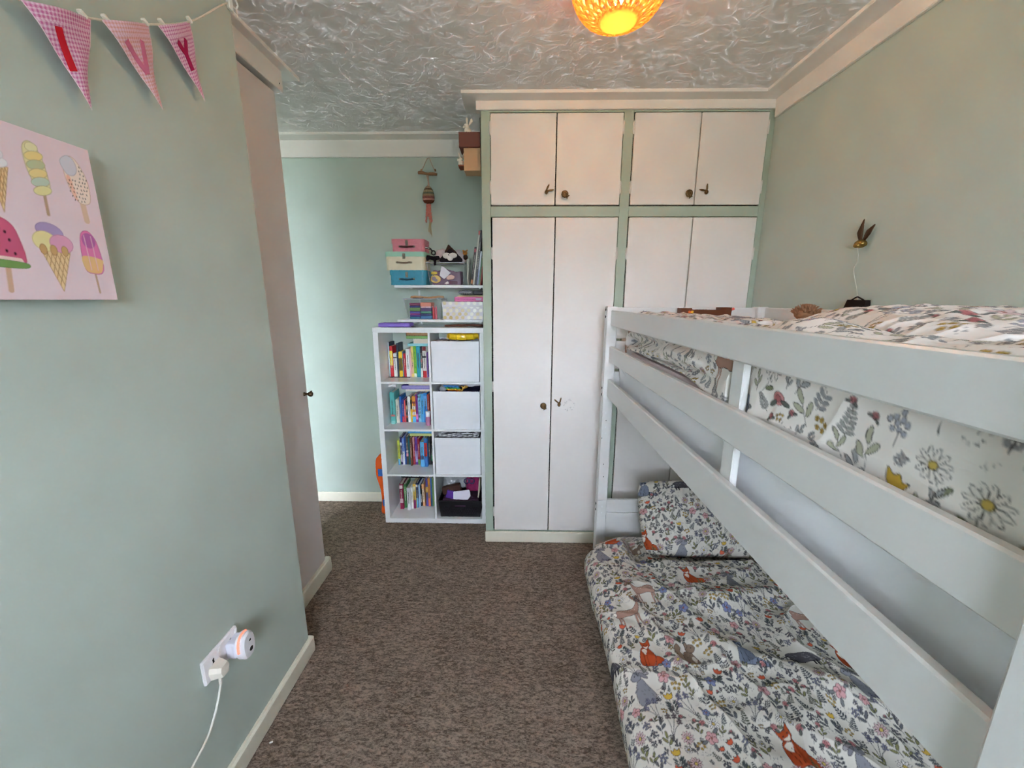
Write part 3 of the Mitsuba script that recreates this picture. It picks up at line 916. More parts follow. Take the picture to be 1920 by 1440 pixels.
def upper_duvet():
    nv, nu = 640, 400
    y = np.linspace(BY0 + .03, 2.10, nv)
    prof = np.array([[.556, 1.335], [.550, 1.36], [.546, 1.41], [.546, 1.44], [.548, 1.50], [.566, 1.55], [.61, 1.577], [.72, 1.575], [.9, 1.565], [1.1, 1.555], [1.25, 1.53], [1.34, 1.47]])
    L = np.concatenate([[0], np.cumsum(np.linalg.norm(np.diff(prof, axis=0), axis=1))])
    from scipy.interpolate import PchipInterpolator
    s = np.linspace(0, L[-1], nu)
    X, Z = PchipInterpolator(L, prof[:, 0])(s), PchipInterpolator(L, prof[:, 1])(s)
    S_, Y = np.meshgrid(s, y)
    XX, ZZ = np.tile(X, (nv, 1)), np.tile(Z, (nv, 1))
    top = np.clip((S_ - .14) / .08, 0, 1)
    lift = np.clip((Y - .98) / .22, 0, 1) * np.clip((1.45 - ZZ) / .02, 0, 1)
    ZZ = np.where(ZZ < 1.45, ZZ + np.clip((Y - .98) / .22, 0, 1) * (1.45 - ZZ) * .46, ZZ)
    ZZ = ZZ + top * (.024 * np.exp(-((Y - .50) / .10) ** 2) + .030 * np.exp(-((Y - .86) / .13) ** 2) * np.exp(-((XX - .64) / .10) ** 2) - .004)
    back = np.clip((Y - 1.25) / .8, 0, 1)
    ZZ = ZZ + top * .010 * back
    # bunched into long rolls towards the far end, where the hem lifts off the sheet
    roll = np.clip((Y - 1.0) / .3, 0, 1)
    side = 1 - top
    wave = np.sin(62 * (ZZ - 1.40) * (1 + .15 * back) + 6 * (Y - 1.2)) + .5 * np.sin(110 * (ZZ - 1.40) - 11 * Y)
    XX = XX + roll * side * (.020 * wave + .012) - (1 - roll) * side * .0
    XX = XX + side * .03 * np.clip((Y - 1.75) / .3, 0, 1)
    ZZ = ZZ + roll * np.exp(-(S_ / .07) ** 2) * .012
    f = folds(S_ * 1.0, Y, 17, .016, 8)
    XX = XX - f * side * .7
    end = np.clip((Y - 2.02) / .08, 0, 1)
    P = np.stack([np.maximum(XX, BX + .026), Y, ZZ + f * top - end ** 2 * .10 * (ZZ > 1.42)], -1)
    P[..., 0] = np.where(P[..., 2] < 1.408, np.minimum(P[..., 0], .566), P[..., 0])
    b = np.abs(Y - .955) < .05                       # pressed back behind the batten
    P[..., 0] = np.where(b, np.maximum(P[..., 0], BX + .043), P[..., 0])
    P[..., 2] = np.where(top > 0, np.maximum(P[..., 2], 1.416), P[..., 2])
    # pressed down under the pillow
    a, b = (P[..., 1] - .985) / .45, (P[..., 0] - 1.07) / .32
    k = np.clip(1.35 - np.maximum(np.abs(a), np.abs(b)) * 1.25, 0, 1)
    k = np.clip(k / .12, 0, 1)
    P[..., 2] = np.where(top > 0, np.maximum(P[..., 2] * (1 - k) + k * np.minimum(P[..., 2], 1.478), 1.416), P[..., 2])
    col = meadow_large.at(Y * 1.0 + .1, S_ * 1.0 + .33)
    return P, col


_P, _C = upper_duvet()
put('upper_duvet', sheet(_P), 'vc_cloth', color=_C.reshape(-1, 3), smooth=True, label='white duvet with large printed flowers bulging behind the guard rails of the upper bunk', category='duvet')
_m, _c = pillow(.76, .50, .135, 240, 37, meadow_large, (.22, .13), .012)
put('pillow', place(_m, (-.12, -1, -.02), (1, -.10, .02), (1.07, .985, 1.562)), 'vc_cloth', color=_c, smooth=True,
    label='soft printed pillow mounded on the upper bunk against the right wall', category='pillow')
# ------------------------------------------------------------------ canvas with ice creams on the left wall
CY0, CY1, CZ0, CZ1, CX = 0.455, 0.940, 1.646, 1.968, -0.951
P = Print(CY1 - CY0, 440, (231, 208, 214), CZ1 - CZ0)


def wafer(M, pts):
    M.p(pts, (232, 202, 158), (184, 142, 98), .001, rnd=False)
    (x0, y0), (x1, y1), (x2, y2) = pts[0], pts[1], pts[2]
    for k in range(1, 7):
        t = k / 7
        a = (x0 + (x2 - x0) * t, y0 + (y2 - y0) * t)
        b = (x1 + (x2 - x1) * t, y1 + (y2 - y1) * t)
        c = (x0 + (x1 - x0) * t, y0 + (y1 - y0) * t)
        M.l([c, (x2 + (x1 - x2) * t * .98, y2 + (y1 - y2) * t * .98)], .0013, (176, 134, 90))
        M.l([c, (x2 + (x0 - x2) * (1 - t) * .98, y2 + (y0 - y2) * (1 - t) * .98)], .0013, (176, 134, 90))


def pic(y, z):
    return Motif(P, y - CY0, z - CZ0)


# upper row: soft ice in a cone, a twisted lolly, a bitten bar with sprinkles
M = pic(.768, 1.88)
wafer(M, [(-.016, .006), (.016, .006), (-.006, -.076)])
for k, (r, c) in enumerate(((.018, (236, 230, 232)), (.014, (228, 222, 228)), (.009, (240, 236, 238)))):
    M.e(-.001, .012 + k * .014, r, .010, 8, c, (206, 196, 204), .0008)
M = pic(.831, 1.90)
M.l([(.004, -.04), (.003, -.086)], .006, (190, 158, 134))
M.p([(-.006, .046), (-.017, .030), (-.016, -.010), (-.004, -.044), (.006, -.048), (.017, -.036), (.015, .010), (.006, .040)], (226, 214, 166), (176, 164, 128), .001)
for k, c in enumerate(((232, 222, 180), (230, 208, 140), (192, 196, 158), (232, 212, 150), (196, 208, 190), (232, 220, 164))):
    M.e(-.001 + .0007 * k, .036 - .0155 * k, .0168 if k else .011, .0085, 20, c, (178, 166, 128), .0009)
M = pic(.903, 1.893)
M.l([(.002, -.034), (.004, -.078)], .0115, (222, 190, 168))
M.p([(-.010, .046), (-.022, .024), (-.020, -.006), (-.010, -.036), (.006, -.044), (.020, -.034), (.022, .004), (.012, .034), (.0, .048)], (240, 220, 208), (196, 160, 146), .001)
M.p([(-.020, .004), (-.012, .006), (-.006, -.036), (-.012, -.032)], (236, 190, 170), None)
M.p([(-.026, .034), (-.018, .012), (-.004, .012), (.004, .026), (.0, .044), (-.012, .048)], (214, 208, 216), (180, 172, 182), .001)
_r7 = np.random.default_rng(3)
for k in range(70):
    a, b = -.0175 + .0062 * (k % 7) + .003 * ((k // 7) % 2) + _r7.uniform(-.001, .001), -.037 + .0078 * (k // 7) + _r7.uniform(-.0012, .0012)
    if (a / .021) ** 2 + ((b - .001) / .044) ** 4 < .9 and (b < .008 or a > .006):
        M.l([(a, b), (a + _r7.uniform(-.0012, .0012), b - .0022)], .0016, (58, 44, 42))
# lower row: a melon lolly, three scoops in a cone, a striped lolly
M = pic(.751, 1.735)
M.l([(-.004, -.03), (-.008, -.072)], .0085, (206, 170, 146))
M.p([(-.024, .042), (-.027, -.018), (.024, -.024), (.023, .030), (.012, .054), (-.010, .060)], (208, 100, 130), (184, 76, 106), .001)
M.p([(-.030, -.008), (.020, -.012), (.024, -.022), (-.030, -.020)], (240, 214, 206), None, rnd=False)
M.p([(-.031, -.016), (.025, -.020), (.024, -.030), (-.030, -.028)], (122, 158, 92), (92, 130, 70), .001)
for a, b in ((-.02, .03), (-.004, .04), (.008, .02), (-.012, .010), (.0, .0), (.012, -.004), (-.022, -.002), (.004, .034)):
    M.e(a, b, .002, .003, 0, (64, 36, 44), None)
M = pic(.831, 1.735)
M.e(-.002, .046, .024, .016, -12, (176, 152, 190), (146, 122, 164), .001)
wafer(M, [(-.027, .016), (.031, .018), (.0, -.072)])
M.e(-.014, .026, .021, .019, 0, (236, 220, 164), (206, 188, 130), .001)
M.e(.015, .024, .021, .018, 0, (226, 166, 192), (196, 132, 164), .001)
for a in (-.020, -.002, .018):
    M.e(a, .010, .006, .010, 0, (206, 166, 112), (170, 126, 84), .001)
M = pic(.901, 1.737)
M.l([(.0, -.03), (.002, -.075)], .0042, (196, 160, 140))
M.p([(-.014, .048), (-.020, .010), (-.018, -.026), (-.004, -.034), (.016, -.032), (.022, -.010), (.016, .036), (.002, .056)], (226, 130, 176), (180, 96, 150), .001)
M.e(.0, .036, .014, .016, 0, (172, 96, 164), None, a=.7)
M.p([(-.019, .002), (.020, -.002), (.021, -.014), (.014, -.031), (-.004, -.033), (-.018, -.026)], (236, 200, 130), None, a=.85)
for a in (-.008, .006):
    M.l([(a, .046), (a + .002, -.026)], .0016, (236, 196, 206))
cv = thing('canvas_picture', 'pink canvas picture of painted ice creams and lollies on the left wall', 'picture')
put('stretcher', box(XL, CX - .0006, CY0, CY1, CZ0, CZ1, .002), 'vc_matte', cv, color=(231, 208, 214))
_y, _z = np.meshgrid(np.linspace(CY0 + .0005, CY1 - .0005, 400), np.linspace(CZ0 + .0005, CZ1 - .0005, 270), indexing='ij')
put('print', sheet(np.stack([_y * 0 + CX, _y, _z], -1)), 'vc_matte', cv, color=P.at(_y - CY0, _z - CZ0).reshape(-1, 3), smooth=True)

# ------------------------------------------------------------------ bunting
bt = thing('bunting', 'string of pink gingham flags with stitched letters across the left wall', 'bunting')
BXS = -0.957
sp = np.array([[BXS, .30, 2.30], [BXS, .60, 2.205], [BXS, .80, 2.195], [BXS, .885, 2.21], [BXS, 1.02, 2.262], [BXS, 1.18, 2.345], [BXS, 1.33, 2.442], [BXS - .01, 1.45, 2.545], [BXS - .026, 1.553, 2.625]])
from scipy.interpolate import CubicSpline
_t = np.concatenate([[0], np.cumsum(np.linalg.norm(np.diff(sp, axis=0), axis=1))])
_cs = CubicSpline(_t, sp)
cord = [tube(_cs(np.linspace(0, _t[-1], 90)) + .0012 * np.stack([np.cos(ph + np.arange(90) * 1.3), 0 * np.arange(90), np.sin(ph + np.arange(90) * 1.3)], 1), .0017, 6) for ph in (0, 2.1, 4.2)]
cord += [tube([[BXS - .024, 1.553, 2.625], [BXS - .012, 1.562, 2.61], [BXS - .012, 1.566, 2.588]], .0018, 6), tube([[BXS - .024, 1.553, 2.625], [BXS - .018, 1.55, 2.607], [BXS - .016, 1.552, 2.595]], .0018, 6)]
put('cord', cat(cord), 'vc_cloth', bt, color=(224, 214, 200))
put('hook', cat([box(XL, XL + .012, 1.535, 1.556, 2.60, 2.66, .002), tube([[XL + .01, 1.548, 2.64], [XL + .026, 1.55, 2.632], [XL + .03, 1.552, 2.615], [XL + .022, 1.552, 2.606]], .003, 8)]), 'vc_satin', bt, color=(236, 232, 228))


def gingham(u, v, c, k=.0038):
    c = lin(c)
    w = lin((236, 204, 222))
    a = (np.floor(u / k) % 2 + np.floor(v / k) % 2)[..., None] / 2
    return w * (1 - a) + c * a


def flag(tl, tr, tip, c, letter, lc, bulge, desc):
    tl, tr, tip = (np.array(q, float) for q in (tl, tr, tip))
    n = 130
    s, t = np.meshgrid(np.linspace(0, 1, n), np.linspace(0, 1, n), indexing='ij')
    w = 1 - t
    base = tl + (tr - tl) * s[..., None]
    Pq = base * w[..., None] + tip * t[..., None]
    curl = bulge * (np.sin(np.pi * s) * w * 1.2 - .7 * np.sin(np.pi * t) * (.3 + .7 * s)) + .004 * np.sin(9 * t + 5 * s) * w
    Pq = Pq + np.stack([curl, .010 * np.sin(np.pi * t) * (1 - s) * np.sign(bulge), 0 * curl], -1)
    W, H = np.linalg.norm(tr - tl), np.linalg.norm(tip - (tl + tr) / 2)
    u, v = (s - .5) * W * w, t * H
    col = gingham(u, v, c)
    hem = (v < .024)[..., None]
    col = np.where(hem, gingham(v * 1.0, u, c, .0034) * 1.04, col)
    edge = np.minimum(s, 1 - s) * W * w < .002
    col = np.where(edge[..., None], lin((240, 216, 222)), col)
    F = put('flag', sheet(Pq), 'vc_cloth', bt, color=col.reshape(-1, 3), smooth=True, label=desc)
    # the stitched-on letter follows the cloth
    from scipy.interpolate import RegularGridInterpolator
    g = RegularGridInterpolator((np.linspace(0, 1, n), np.linspace(0, 1, n)), Pq, bounds_error=False, fill_value=None)
    bars = {'I': [((0, .034), (0, -.037))], 'V': [((-.028, .031), (0, -.032)), ((.028, .031), (0, -.032))], 'Y': [((-.021, .031), (0, .002)), ((.021, .031), (0, .002)), ((0, .002), (0, -.034))]}[letter]
    bw = {'I': .0135, 'V': .012, 'Y': .0125}[letter]
    vc = .064
    for a, b in bars:
        a, b = np.array(a), np.array(b)
        d = (b - a) / np.linalg.norm(b - a)
        nn = np.array([-d[1], d[0]])
        k = np.linspace(0, 1, 14)
        L_, R_ = a + (b - a) * k[:, None] + nn * bw / 2, a + (b - a) * k[:, None] - nn * bw / 2
        q = []
        for X in (L_, R_):
            vv = (vc - X[:, 1]) / H
            ss = .5 + (X[:, 0] + {'I': -.021 + .010 * (vc - .064) + (X[:, 1] + .037) * -.10, 'V': -.012, 'Y': -.012}[letter]) / (W * (1 - vv))
            q.append(g(np.stack([ss, vv], 1)) + [.0022, 0, 0])
        q = np.array(q)
        top, bot = q, q - [.0018, 0, 0]
        ring = np.stack([bot[0], top[0], top[1], bot[1]], 0)
        put('letter_stroke', sheet(ring), 'vc_cloth', F, color=lc, smooth=False)


flag((BXS + .002, .872, 2.206), (BXS + .004, 1.012, 2.256), (BXS - .004, .978, 2.061), (204, 110, 162), 'I', (206, 44, 56), .014, 'pink gingham flag with a red letter I')
flag((BXS + .001, 1.035, 2.270), (BXS + .002, 1.171, 2.340), (BXS - .004, 1.176, 2.144), (222, 160, 156), 'V', (212, 120, 150), .012, 'peach striped flag with a pink letter V')
flag((BXS, 1.198, 2.353), (BXS + .001, 1.322, 2.436), (BXS - .004, 1.341, 2.235), (200, 112, 164), 'Y', (172, 44, 88), .010, 'pink gingham flag with a crimson letter Y')
for y in (.99, 1.045, 1.155, 1.208, 1.312):
    z = float(np.interp(y, sp[:, 1], sp[:, 2]))
    put('peg', rot(box(BXS - .004, BXS + .007, y - .0085, y + .0085, z + .001, z + .009, .002), -28, [1, 0, 0], (BXS, y, z)), 'vc_satin', bt, color=(240, 234, 224))

# ------------------------------------------------------------------ double socket, plug and sensor
so = thing('wall_socket', 'white double wall socket low on the green left wall', 'socket')
SX = XL + .012
put('face_plate', box(XL, SX, .995, 1.148, .456, .544, .004), 'vc_satin', so, color=(228, 224, 226))
for y in (1.035, 1.112):
    for dy_, dz, w, h in ((0, .018, .0032, .0075), (-.011, -.002, .0062, .0022), (.011, -.002, .0062, .0022)):
        put('pin_slot', box(SX - .002, SX + .0006, y + dy_ - w, y + dy_ + w, .497 + dz - h, .497 + dz + h), 'vc_matte', so, color=(34, 32, 34))
    put('switch', rot(box(SX - .001, SX + .003, y - .019 + .04, y - .008 + .04 - .001, .520, .538, .001), 6, [0, 1, 0], (SX, y, .529)), 'vc_satin', so, color=(232, 228, 230))
pl = thing('power_plug', 'white plug with a cable in the nearer half of the wall socket', 'plug')
pb = hull(np.array([[SX + .001, y, z] for y, z in ((1.013, .506), (1.057, .506), (1.063, .488), (1.057, .461), (1.040, .452), (1.030, .452), (1.013, .461), (1.008, .488))]),
          np.array([[SX + .034, y, z] for y, z in ((1.022, .500), (1.049, .500), (1.053, .486), (1.048, .464), (1.023, .464), (1.017, .486))]))
put('body', pb, 'vc_satin', pl, color=(226, 216, 204), smooth=False)
put('strain_relief', tube([[SX + .012, 1.035, .456], [SX + .013, 1.033, .440], [SX + .014, 1.030, .426]], [.0055, .005, .004], 10), 'vc_satin', pl, color=(224, 216, 206))
cb = CubicSpline(np.linspace(0, 1, 6), np.array([[SX + .014, 1.030, .428], [-.957, 1.005, .385], [-.945, .935, .335], [-.935, .84, .315], [-.93, .70, .21], [-.93, .55, .02]]))
put('cable', tube(cb(np.linspace(0, 1, 50)), .0034, 8), 'vc_satin', pl, color=(226, 222, 214))
sn = thing('plug_in_sensor', 'white rounded plug-in sensor with an orange glowing rim in the wall socket', 'sensor')
put('adapter', hull(*[ball((SX + dx, 1.112 + dy_, .497 + dz), .007, 1) for dx in (.007, .026) for dy_ in (-.022, .022) for dz in (-.024, .020)]), 'vc_satin', sn, color=(214, 214, 226))


def pad(x, ry0, rz0, zc, yc):
    a = np.linspace(0, 2 * np.pi, 40, endpoint=False)
    y = yc + ry0 * np.sign(np.cos(a)) * np.abs(np.cos(a)) ** .8
    z = zc + rz0 * np.sign(np.sin(a)) * np.abs(np.sin(a)) ** .8 - .0
    return np.stack([0 * a + x, y, z], 1)


put('housing', hull(pad(SX + .034, .030, .047, .497, 1.114), pad(SX + .030, .026, .043, .497, 1.114), pad(SX + .056, .030, .047, .497, 1.114), pad(SX + .062, .025, .042, .497, 1.114)), 'vc_satin', sn, color=(222, 218, 222))
a_ = np.linspace(math.radians(68), math.radians(185), 26)
rim = tube(np.stack([0 * a_ + SX + .045, 1.114 + .0302 * np.sign(np.cos(a_)) * np.abs(np.cos(a_)) ** .8, .497 + .0472 * np.abs(np.sin(a_)) ** .8 * np.sign(np.sin(a_))], 1), .0042, 8)
put('light_rim', rim, 'vc_satin', sn, color=(255, 150, 120), label='glowing orange rim light', emitter={'type': 'area', 'radiance': {'type': 'rgb', 'value': [.056, .015, .011]}})
for y, z, r in ((1.119, .513, .0042), (1.119, .478, .0085)):
    m = rot(lathe([[0, 0], [r, 0], [r * .9, .0012], [0, .0015]], 20), 90, [0, 1, 0]); m.apply_translation((SX + .0615, y, z))
    put('lens', m, 'vc_satin', sn, color=(36, 34, 36))
put('paper_scrap', rot(box(-.938, -.926, 1.163, 1.169, .0005, .003), 30, [0, 0, 1], (-.932, 1.166, 0)), 'vc_matte', color=(236, 234, 230), smooth=False, label='tiny white scrap of paper lying on the carpet by the left skirting board', category='scrap')

# ------------------------------------------------------------------ right wall: rabbit hook, cable, dark pouch
hk = thing('rabbit_hook', 'small brass wall hook shaped like a rabbit head above the upper bunk', 'hook')
hx = XR
put('head', smooth_blob([ball((hx - .022, 1.717, 1.874), (.019, .024, .0165)), ball((hx - .036, 1.717, 1.868), (.010, .013, .010)), tube([[hx - .001, 1.717, 1.874], [hx - .02, 1.717, 1.874]], .010, 10)], .005, 8), 'vc_metal', hk, color=(150, 122, 66))
for y0, z0, y1, z1, y2, z2, wd_ in ((1.727, 1.886, 1.742, 1.92, 1.727, 1.968, .0085), (1.712, 1.886, 1.69, 1.915, 1.672, 1.940, .0125)):
    e = hull(ball((hx - .016, y0, z0), (.005, .006, .005), 1), ball((hx - .020, y1 * .6 + y2 * .2 + y0 * .2, z1), (.005, wd_, .012), 2), ball((hx - .016, y2, z2), (.0022, .0025, .003), 1))
    put('ear', e, 'vc_metal', hk, color=(84, 62, 46))
cw = CubicSpline([0, .25, .5, .75, 1], np.array([[hx - .03, 1.719, 1.86], [hx - .010, 1.735, 1.80], [hx - .010, 1.742, 1.77], [hx - .010, 1.712, 1.70], [hx - .014, 1.694, 1.648]]))
put('hanging_string', tube(cw(np.linspace(0, 1, 40)), .0016, 6), 'vc_cloth', color=(206, 206, 196), label='thin pale string hanging from the rabbit hook on the right wall', category='string')
pc = hull(np.array([[hx - .004, 1.735, 1.652], [hx - .024, 1.731, 1.652], [hx - .004, 1.640, 1.65], [hx - .022, 1.643, 1.65], [hx - .004, 1.752, 1.575], [hx - .034, 1.750, 1.575], [hx - .004, 1.632, 1.578], [hx - .03, 1.634, 1.578]]))
put('hanging_pouch', cat([pc, tube([[hx - .014, 1.72, 1.652], [hx - .014, 1.694, 1.664], [hx - .014, 1.66, 1.65]], .003, 6)]), 'vc_matte', color=(40, 34, 32), label='dark pouch on a string against the right wall beside the upper bunk', category='pouch')

# ------------------------------------------------------------------ wall-hung macrame
mc = thing('wall_hanging', 'knitted balloon wall hanging with a pink tassel under a driftwood stick on the back wall', 'wall hanging')
my = YB - .028
put('cord', cat([tube([[-.678, my, 2.525], [-.642, my + .012, 2.602], [-.634, my + .02, 2.607], [-.626, my + .012, 2.602], [-.590, my, 2.515]], .0022, 6), tube([[-.638, my, 2.50], [-.638, my - .004, 2.42]], .0045, 6), tube([[-.650, my, 2.50], [-.632, my - .004, 2.42]], .0035, 6)]), 'vc_cloth', mc, color=(190, 160, 140))
_tt = np.linspace(0, 1, 14)
put('driftwood_stick', tube(np.stack([-.706 + .13 * _tt, my + 0 * _tt, 2.508 - .012 * _tt + .002 * np.sin(9 * _tt)], 1), .0095 + .0016 * np.sin(11 * _tt), 10), 'vc_matte', mc, color=(150, 112, 84))
for x in (-.684, -.588):
    put('bead', ball((x, my, 2.524), .008, 2), 'vc_matte', mc, color=(170, 140, 110))
bp = np.array([[.004, 2.425], [.018, 2.415], [.030, 2.398], [.040, 2.37], [.043, 2.345], [.040, 2.325], [.030, 2.312], [.012, 2.306], [.0, 2.306]])
bm = lathe(bp, 28); bm = bm.subdivide().subdivide()
bv = bm.vertices.copy()
bm.vertices = bv * [1, .55, 1] + [-.640, my - .004, 0]
_z, _a = bv[:, 2], np.arctan2(bv[:, 1], bv[:, 0])
_cc = np.tile(lin((150, 128, 104)), (len(bv), 1))
for lo, hi, c in ((2.405, 2.43, (176, 150, 130)), (2.395, 2.405, (92, 70, 56)), (2.378, 2.395, (178, 160, 130)), (2.366, 2.378, (112, 118, 100)), (2.352, 2.366, (176, 148, 120)), (2.340, 2.352, (150, 96, 90)), (2.330, 2.340, (214, 160, 150)), (2.30, 2.330, (112, 66, 52))):
    _cc[(_z >= lo) & (_z < hi)] = lin(c)
_cc *= (.82 + .18 * np.sign(np.sin(_a * 26 + _z * 900)))[:, None]
put('knitted_balloon', bm, 'vc_cloth', mc, color=_cc, smooth=True)
tas = []
_rt = np.random.default_rng(8)
for k in range(9):
    x0, zb = -.652 + .0055 * (k % 5), 2.225 - .02 * (k % 3)
    s = np.linspace(0, 1, 22)
    tas.append(tube(np.stack([x0 + .012 * s * math.sin(k) + .003 * np.sin(s * 34 + k), my - .004 * (k // 5) + .003 * np.cos(s * 34 + k), 2.312 + (zb - 2.312) * s], 1), .0052, 6))
put('tassel', cat(tas), 'vc_cloth', mc, color=(206, 132, 122), label='crinkled pink yarn tassel')
put('loose_ends', cat([tube(np.stack([-.645 + .008 * k + .004 * np.sin(_tt * 5 + k), my + 0 * _tt, 2.22 - (.10 + .016 * k) * _tt], 1), .0022, 5) for k in range(3)]), 'vc_cloth', mc, color=(178, 160, 116))

# ------------------------------------------------------------------ rabbit house on the wardrobe's side
bh = thing('rabbit_house_ornament', 'small wooden house ornament with white rabbits on the upper side of the wardrobe', 'ornament')
put('back_board', box(WL - .008, WL - .001, 2.50, 2.64, 2.42, 2.66, .002), 'vc_matte', bh, color=(120, 112, 98))
put('house_body', box(-.328, WL - .008, 2.515, 2.62, 2.385, 2.52, .002), 'vc_matte', bh, color=(204, 168, 134))
put('roof', hull(np.array([[x, y, z] for x in (-.352, WL - .008) for y, z in ((2.495, 2.506), (2.498, 2.584), (2.632, 2.506), (2.63, 2.584))])), 'vc_matte', bh, color=(118, 82, 76), smooth=False)
put('ledge', box(-.362, -.328, 2.52, 2.60, 2.412, 2.420, .001), 'vc_matte', bh, color=(140, 92, 74))


def rabbit_figure(x, y, z, s, ears, face):
    b = smooth_blob([ball((0, 0, .020), (.021, .018, .022)), ball((face * .008, -.002, .044), (.017, .015, .016)), ball((face * .020, -.004, .041), (.009, .009, .008))], .006, 6)
    e = [hull(ball((face * -.002 + dx, dy_, .056), (.004, .004, .004), 1), ball((face * -.006 + dx * 2.6, dy_ * 1.5, .078), (.006, .004, .012), 2)) for dx, dy_ in ears]
    m = cat([b] + e); m.apply_scale(s); m.apply_translation((x, y, z))
    k = put('rabbit', m, 'vc_satin', bh, color=(232, 222, 210))
    put('eye', ball((x + face * .016 * s, y - .0135 * s, z + .048 * s), .0022, 1), 'vc_satin', k, color=(40, 30, 26))


rabbit_figure(-.305, 2.545, 2.583, 1.0, ((-.004, -.006), (.006, .006)), -1)
rabbit_figure(-.348, 2.555, 2.419, .85, ((-.008, 0), (.005, .004)), -1)
